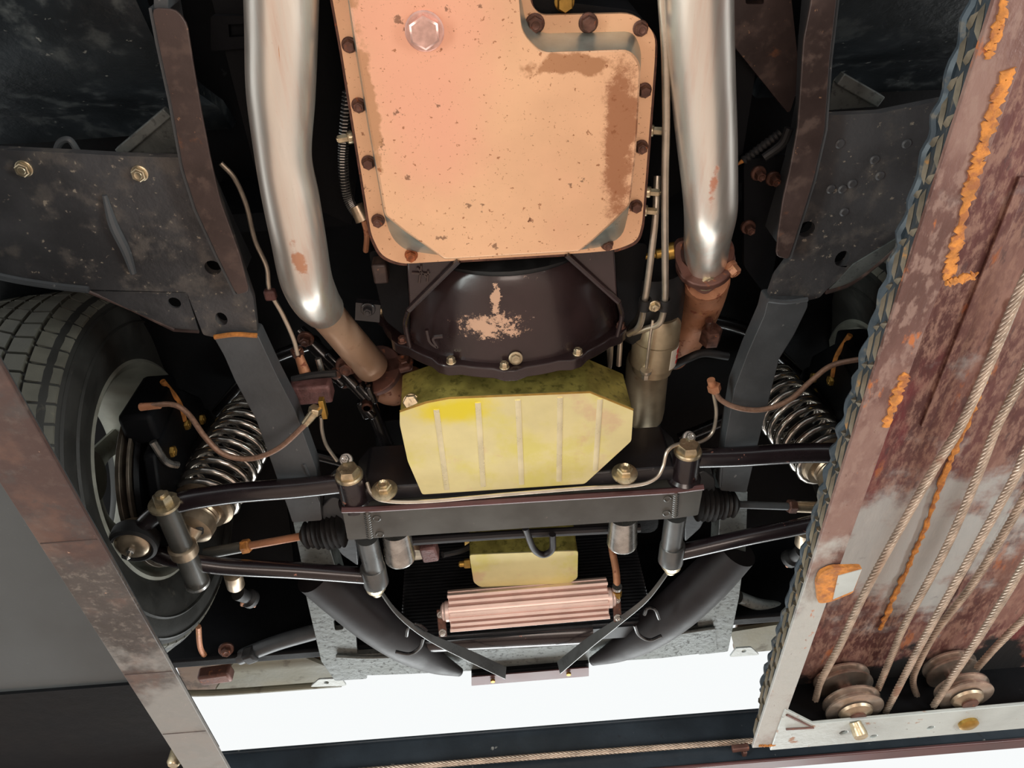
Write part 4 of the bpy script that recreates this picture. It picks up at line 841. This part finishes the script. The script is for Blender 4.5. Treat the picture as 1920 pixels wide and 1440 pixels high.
# left front inner fender things
t = thing('inner_fender', P(470, 1240, 1.1), 'brown and olive dusty inner fender panel at the lower left of the nose', 'panel')
MB().plate(rnd(PP([(300, 1170), (480, 1180), (600, 1195), (630, 1280), (350, 1300)], 1.08), .02), .01).build('panel', m_brown, t)
MB().plate(rnd(PP([(440, 1240), (560, 1228), (640, 1262), (622, 1284), (400, 1300)], 1.06), .015), .01).build('skirt', m_olive, t)
MB().tube([P(450, 1232, 1.0), P(520, 1205, 1.0), P(600, 1182, 1.0)], .017, 20).build('brace_tube', m_railg, t)
MB().tube([P(330, 1300, 1.03), P(420, 1298, 1.03), P(640, 1282, 1.03)], .008, 10).build('lower_hem', m_olive, t)
t = thing('headlight_bracket', P(410, 1260, 1.0), 'rusty brown bracket and knob beneath the left inner fender', 'bracket')
MB().obox(P(405, 1265, 1.02), (1, -.1, 0), .075, .035, .03).build('block', m_flange, t, bevel=.006)
MB().tube([P(372, 1175, 1.0), P(376, 1215, 1.0), P(392, 1240, 1.0)], .006, 8).build('arm', m_manif, t)
MB().bolt(P(424, 1218, 1.0), (.3, -.3, -1), .011, .012).build('knob', m_bolt, t)
MB().obox(P(470, 1228, .99), (1, -.4, 0), .03, .03, .03).build('dark_boss', m_rub, t, bevel=.006)
t = thing('inner_fender', P(1430, 1160, 1.1), 'shadowed olive-brown inner fender panel right of the nose frame', 'panel')
MB().plate(rnd(PP([(1390, 1120), (1520, 1080), (1520, 1200), (1400, 1222), (1375, 1222)], 1.08), .02), .01).build('panel', m_brown, t)
MB().tube([P(1385, 1120, 1.02), P(1430, 1135, 1.02), P(1500, 1140, 1.02)], .014, 16).build('brace_tube', m_galv, t)
MB().plate(rnd(PP([(1370, 1185), (1500, 1165), (1500, 1215), (1380, 1226)], 1.06), .01), .01).build('skirt', m_olive, t)

# ================================================================== lift
# left runway
t = thing('lift_runway', (-.8, .45, Z(.60)), 'left lift runway with a worn grey-brown steel edge and smooth grey underside', 'vehicle lift')
ya, yb = -.25, 1.34
MB().box((-.522, ya, Z(.60)), (-.455, yb, Z(.606))).build('edge_flange', m_liftL, t, bevel=.001)
MB().rings([[Vector((-.455, ya, Z(.604))), Vector((-.455, yb, Z(.604))), Vector((-.461, yb, Z(.604))), Vector((-.461, ya, Z(.604)))],
            [Vector((-.519, ya, Z(.69))), Vector((-.519, yb, Z(.69))), Vector((-.525, yb, Z(.69))), Vector((-.525, ya, Z(.69)))]]).build('edge_web', m_liftL, t)
yd = P(200, 1282, .66).y
MB().box((-1.15, ya, Z(.66)), (-.525, yd, Z(.70))).build('deck', m_deckL, t)
MB().box((-1.15, yd, Z(.655)), (-.525, yb-.01, Z(.70))).build('end_box', m_void, t)
for v in (1010, 1268, 1385):
    p = P(200, v, .60)
    MB().box((-.52, p.y-.0008, Z(.5995)), (-.457, p.y+.0008, Z(.602))).build('scribe_seam', m_rail, t)
# right runway
RX0, RX1 = .392, .430
ye = 1.285
t = thing('lift_runway', (.7, .45, Z(.60)), 'right lift runway with rust-streaked steel and wire ropes running beneath', 'vehicle lift')
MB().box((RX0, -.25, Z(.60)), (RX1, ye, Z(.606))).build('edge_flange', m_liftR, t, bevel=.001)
q0 = P(1834, 0, .60).x
lean = P(1663, 540, .70).x-RX0
mb = MB(); mb.rings([[Vector((RX0, -.25, Z(.602))), Vector((RX0, ye, Z(.602))), Vector((RX0+.004, ye, Z(.602))), Vector((RX0+.004, -.25, Z(.602)))],
                     [Vector((RX0+lean, -.25, Z(.70))), Vector((RX0+lean, ye, Z(.70))), Vector((RX0+lean+.004, ye, Z(.70))), Vector((RX0+lean+.004, -.25, Z(.70)))]]).build('checker_plate_side', m_tp, t)
mb = MB(); y = -.25
k = 0
sl = Vector((lean, 0, .098))
while y < ye-.02:
    for j in range(2):
        w = .22+.5*j; c = Vector((RX0-.0005, y+(.012 if j else 0), Z(.602)))+sl*w
        dd = Vector((0, .011, .016 if (k+j) % 2 else -.016))
        nrm = Vector((-.098, 0, lean)).normalized(); dd = dd-nrm*dd.dot(nrm); acr_ = dd.cross(nrm).normalized()*.0045
        mb.add([c-dd, c+acr_, c+dd, c-acr_, c-dd*.5+nrm*.004, c+dd*.5+nrm*.004], [(0, 1, 4), (1, 5, 4), (1, 2, 5), (2, 3, 5), (3, 4, 5), (3, 0, 4)])
    y += .026; k += 1
mb.build('diamond_bosses', m_tpd, t, kind='stuff')
# worn hem along the top of the checker plate
pts = []
y = -.25
while y < ye: pts.append((RX0+lean-.004+.0025*math.sin(y*160)+random.uniform(-.001, .001), y, Z(.694)+random.uniform(-.002, .002))); y += .012
MB().tube(pts, .006, 8, 2).build('plate_hem', m_tp, t)
MB().rings([[Vector((RX1-.004, -.25, Z(.606))), Vector((RX1, -.25, Z(.606))), Vector((RX1, ye-.02, Z(.606))), Vector((RX1-.004, ye-.02, Z(.606)))],
            [Vector((RX1-.004+lean, -.25, Z(.68))), Vector((RX1+lean, -.25, Z(.68))), Vector((RX1+lean, ye-.02, Z(.68))), Vector((RX1-.004+lean, ye-.02, Z(.68)))]]).build('inner_web', m_liftR, t)
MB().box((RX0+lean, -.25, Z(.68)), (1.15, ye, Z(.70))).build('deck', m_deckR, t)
# scale-rust seams
def seam(pts, h, w, name='rust_seam'):
    mb = MB(); P_ = spline([tuple(P(u, v, h))+(w,) for u, v in pts], 14)
    P_ = [(x+random.uniform(-.0015, .0015), y, z, r*random.uniform(.35, 1.2)) for x, y, z, r in P_]
    return mb.tube(P_, w, 6, smooth=False, flat=((1, 0, 0), .0022)).build(name, m_ridge, t)
seam([(1893, 130), (1872, 180), (1850, 250), (1830, 320), (1808, 400), (1790, 470), (1778, 520)], .5995, .007)
seam([(1886, 0), (1868, 60), (1850, 110)], .5995, .005)
seam([(1776, 530), (1795, 525), (1830, 515)], .600, .006)
seam([(1700, 700), (1682, 740), (1660, 800)], .5995, .007)
seam([(1424, 1398), (1440, 1398), (1452, 1396)], .5995, .004)
for pts in ([(1775, 880), (1730, 1000), (1690, 1090), (1650, 1180)], [(1905, 560), (1850, 700), (1810, 800), (1775, 880)]):
    seam(pts, .676, .005)
# ridge bar on deck
for (u0, v0, u1, v1) in ((1920, 880, 1730, 1200), (1920, 330, 1700, 800)):
    a, b = P(u0, v0, .679), P(u1, v1, .679)
    b.x = a.x
    MB().obox((a+b)/2, b-a, (b-a).length, .012, .006).build('stiffener', m_deckR, t, bevel=.001)
# bracket tab
q = PP([(1538, 1075), (1560, 1065), (1618, 1064), (1600, 1112), (1555, 1130), (1534, 1132), (1530, 1095)], .592)
MB().plate(rnd(q, .006, 3), .006).build('stop_tab', m_ridge, t, bevel=.002)
MB().plate(PP([(1572, 1080), (1616, 1068), (1600, 1108), (1562, 1124)], .591), .002).build('tab_paint', m_endR, t)
# end channel of the right runway
MB().plate(PP([(1444, 1407), (1472, 1331), (1525, 1358), (1920, 1322), (2200, 1296), (2200, 1345), (1920, 1366)], .598), .006,
           [circ(P(1582, 1374, .598), .007, 12), circ(P(1638, 1381, .598), .006, 12), circ(P(1745, 1365, .598), .006, 12)]).build('end_flange', m_endR, t, bevel=.001)
MB().box((RX1, ye-.045, Z(.606)), (1.15, ye-.04, Z(.68))).build('end_web', m_void, t)
MB().tube([P(1475, 1340, .597), P(1500, 1352, .597), P(1525, 1364, .597), P(1474, 1367, .597)], .0022, 6, smooth=False).build('corner_gusset', m_flange, t)
MB().cyl(P(1602, 1352, .600), P(1612, 1375, .585), .009, .012).lathe(P(1612, 1375, .588), DN, [(0, .012), (.006, .011)], 16).build('axle_bolt', m_zincbolt, t)
MB().lathe(P(1815, 1356, .597), DN, [(-.01, .016), (.004, .016), (.007, .010)], 20).build('axle_bolt', m_brass, t)
# wire ropes
def rope(pts, label, lay=.046, group='wire ropes under the right runway'):
    pp = spline([(u, v, h[0]) if isinstance(h, tuple) else tuple(P(u, v, h)) for u, v, h in [(q[0], q[1], (q[2],)) if len(q) == 4 else q for q in pts]], 24)
    # resample evenly
    V = [Vector(p) for p in pp]; d = [0]
    for a, b in zip(V, V[1:]): d.append(d[-1]+(b-a).length)
    n = int(d[-1]/.004); c = []; j = 0
    for i in range(n+1):
        s_ = d[-1]*i/n
        while j < len(d)-2 and d[j+1] < s_: j += 1
        k = (s_-d[j])/max(1e-9, d[j+1]-d[j]); c.append((V[j].lerp(V[j+1], k), s_))
    t = thing('wire_rope', c[n//2][0], label, 'cable', group)
    up = None
    for q in range(6):
        sp = []; up = None
        for i, (p, s_) in enumerate(c):
            tt = (c[min(i+1, n)][0]-c[max(i-1, 0)][0]).normalized()
            if up is None: up = frame(tt)[1]
            up = (up-tt*up.dot(tt)).normalized(); w = tt.cross(up); an = 2*math.pi*(s_/lay+q/6)
            sp.append(p+(up*math.cos(an)+w*math.sin(an))*.0036)
        MB().tube(sp, .00195, 6, smooth=False).build('strand', m_rope, t, sharp=80)
rope([(2010, 350, .62), (1920, 528, .625), (1860, 670, .63), (1800, 800, .63), (1739, 900, .63), (1630, 1095, .63), (1574, 1211, .63), (1540, 1275, .632), (1529, 1312, .64)], 'leftmost wire rope, ending at the near pulley')
rope([(2000, 520, .64), (1920, 700, .64), (1869, 800, .64), (1830, 900, .64), (1772, 1031, .64), (1697, 1170, .64), (1675, 1222, .64), (1646, 1292, .64)], 'second wire rope from the left, darker, behind the near pulley')
rope([(1990, 700, .62), (1920, 855, .622), (1900, 900, .625), (1810, 1061, .625), (1735, 1192, .625), (1686, 1286, .622), (1660, 1336, .62)], 'third wire rope from the left, ending right of the near pulley')
rope([(2010, 770, .64), (1920, 935, .64), (1829, 1087, .64), (1757, 1181, .64), (1724, 1240, .64), (1712, 1280, .642), (1728, 1325, .65)], 'fourth wire rope from the left, curling under the far pulley')
rope([(2010, 890, .61), (1920, 1058, .612), (1847, 1177, .615), (1787, 1267, .615), (1750, 1324, .615)], 'fifth wire rope from the left, crossing in front of the far pulley')
rope([(2020, 1060, .64), (1920, 1160, .64), (1870, 1210, .64), (1832, 1252, .645)], 'rightmost short wire rope ending behind the far pulley')
def sheave(c, r, label, tilt=(0, 0)):
    t = thing('pulley', c, label, 'pulley'); ax = Vector((tilt[0], tilt[1], -1)).normalized()
    for k, dz in ((0, -.052), (1, -.012)):
        MB().lathe(c+ax*dz, ax, [(0, .012), (0, r*.8), (.001, r), (.004, r*1.0), (.008, r*.86), (.011, r*.86), (.015, r), (.018, r), (.019, r*.8), (.019, .012)], 44).build('sheave', m_sheave, t, sharp=50)
    MB().cyl(c-ax*.06, c+ax*.02, .013, seg=18).build('axle', m_bolt, t)
    MB().lathe(c-ax*.064, ax, [(0, .018), (.004, .02), (.006, .016)], 20).build('collar', m_zincbolt, t)
    MB().lathe(c+ax*.009, ax, [(0, r*.6), (.004, r*.55), (.008, r*.3)], 28).build('cover_disc', m_alu, t)
sheave(P(1600, 1325, .622), .047, 'double steel pulley nearest the runway corner')
sheave(P(1808, 1300, .622), .044, 'double steel pulley on the far right, crossed by ropes')
# white gap at the far right seen through runway end: left open
# crossbeam
t = thing('lift_crossbeam', (0, 1.27, Z(.64)), 'dark navy lift crossbeam running across the bottom of the picture', 'vehicle lift')
y0 = P(1360, 1434, .618).y
zt = PY(900, 1371, y0).z
MB().box((-1.3, y0, Z(.618)), (1.3, y0+.03, Z(.624))).build('bottom_flange', m_beamlip, t, bevel=.002)
MB().box((-1.3, y0+.004, Z(.624)), (1.3, y0+.028, zt-.006)).build('web', m_beam, t)
MB().box((-1.3, y0-.004, zt-.006), (1.3, y0+.03, zt)).build('top_flange', m_beam, t, bevel=.002)
rope([tuple(PY(u, v, y0-.008))+(None,) for u, v in ((600, 1452), (900, 1427), (1150, 1408), (1412, 1389))], 'brown wire rope running along the crossbeam at the bottom edge', group=None)
t = thing('safety_latch', P(1390, 1405, .64), 'rusty latch bracket on the crossbeam beside the right runway foot', 'latch')
MB().obox(P(1388, 1402, .636), (1, -.1, 0), .03, .012, .01).obox(P(1395, 1412, .636), (0, 1, 0), .02, .008, .01).build('latch', m_flange, t, bevel=.002)
t = thing('crossbeam_stud', P(326, 1425, .63), 'small round-headed stud beside the lower end of the left runway', 'stud')
MB().lathe(P(326, 1430, .625), DN, [(-.02, .01), (0, .011), (.005, .008)], 18).build('head', m_zincbolt, t)
for o in list(bpy.data.objects):
    if 'wl' in o: del o['wl']
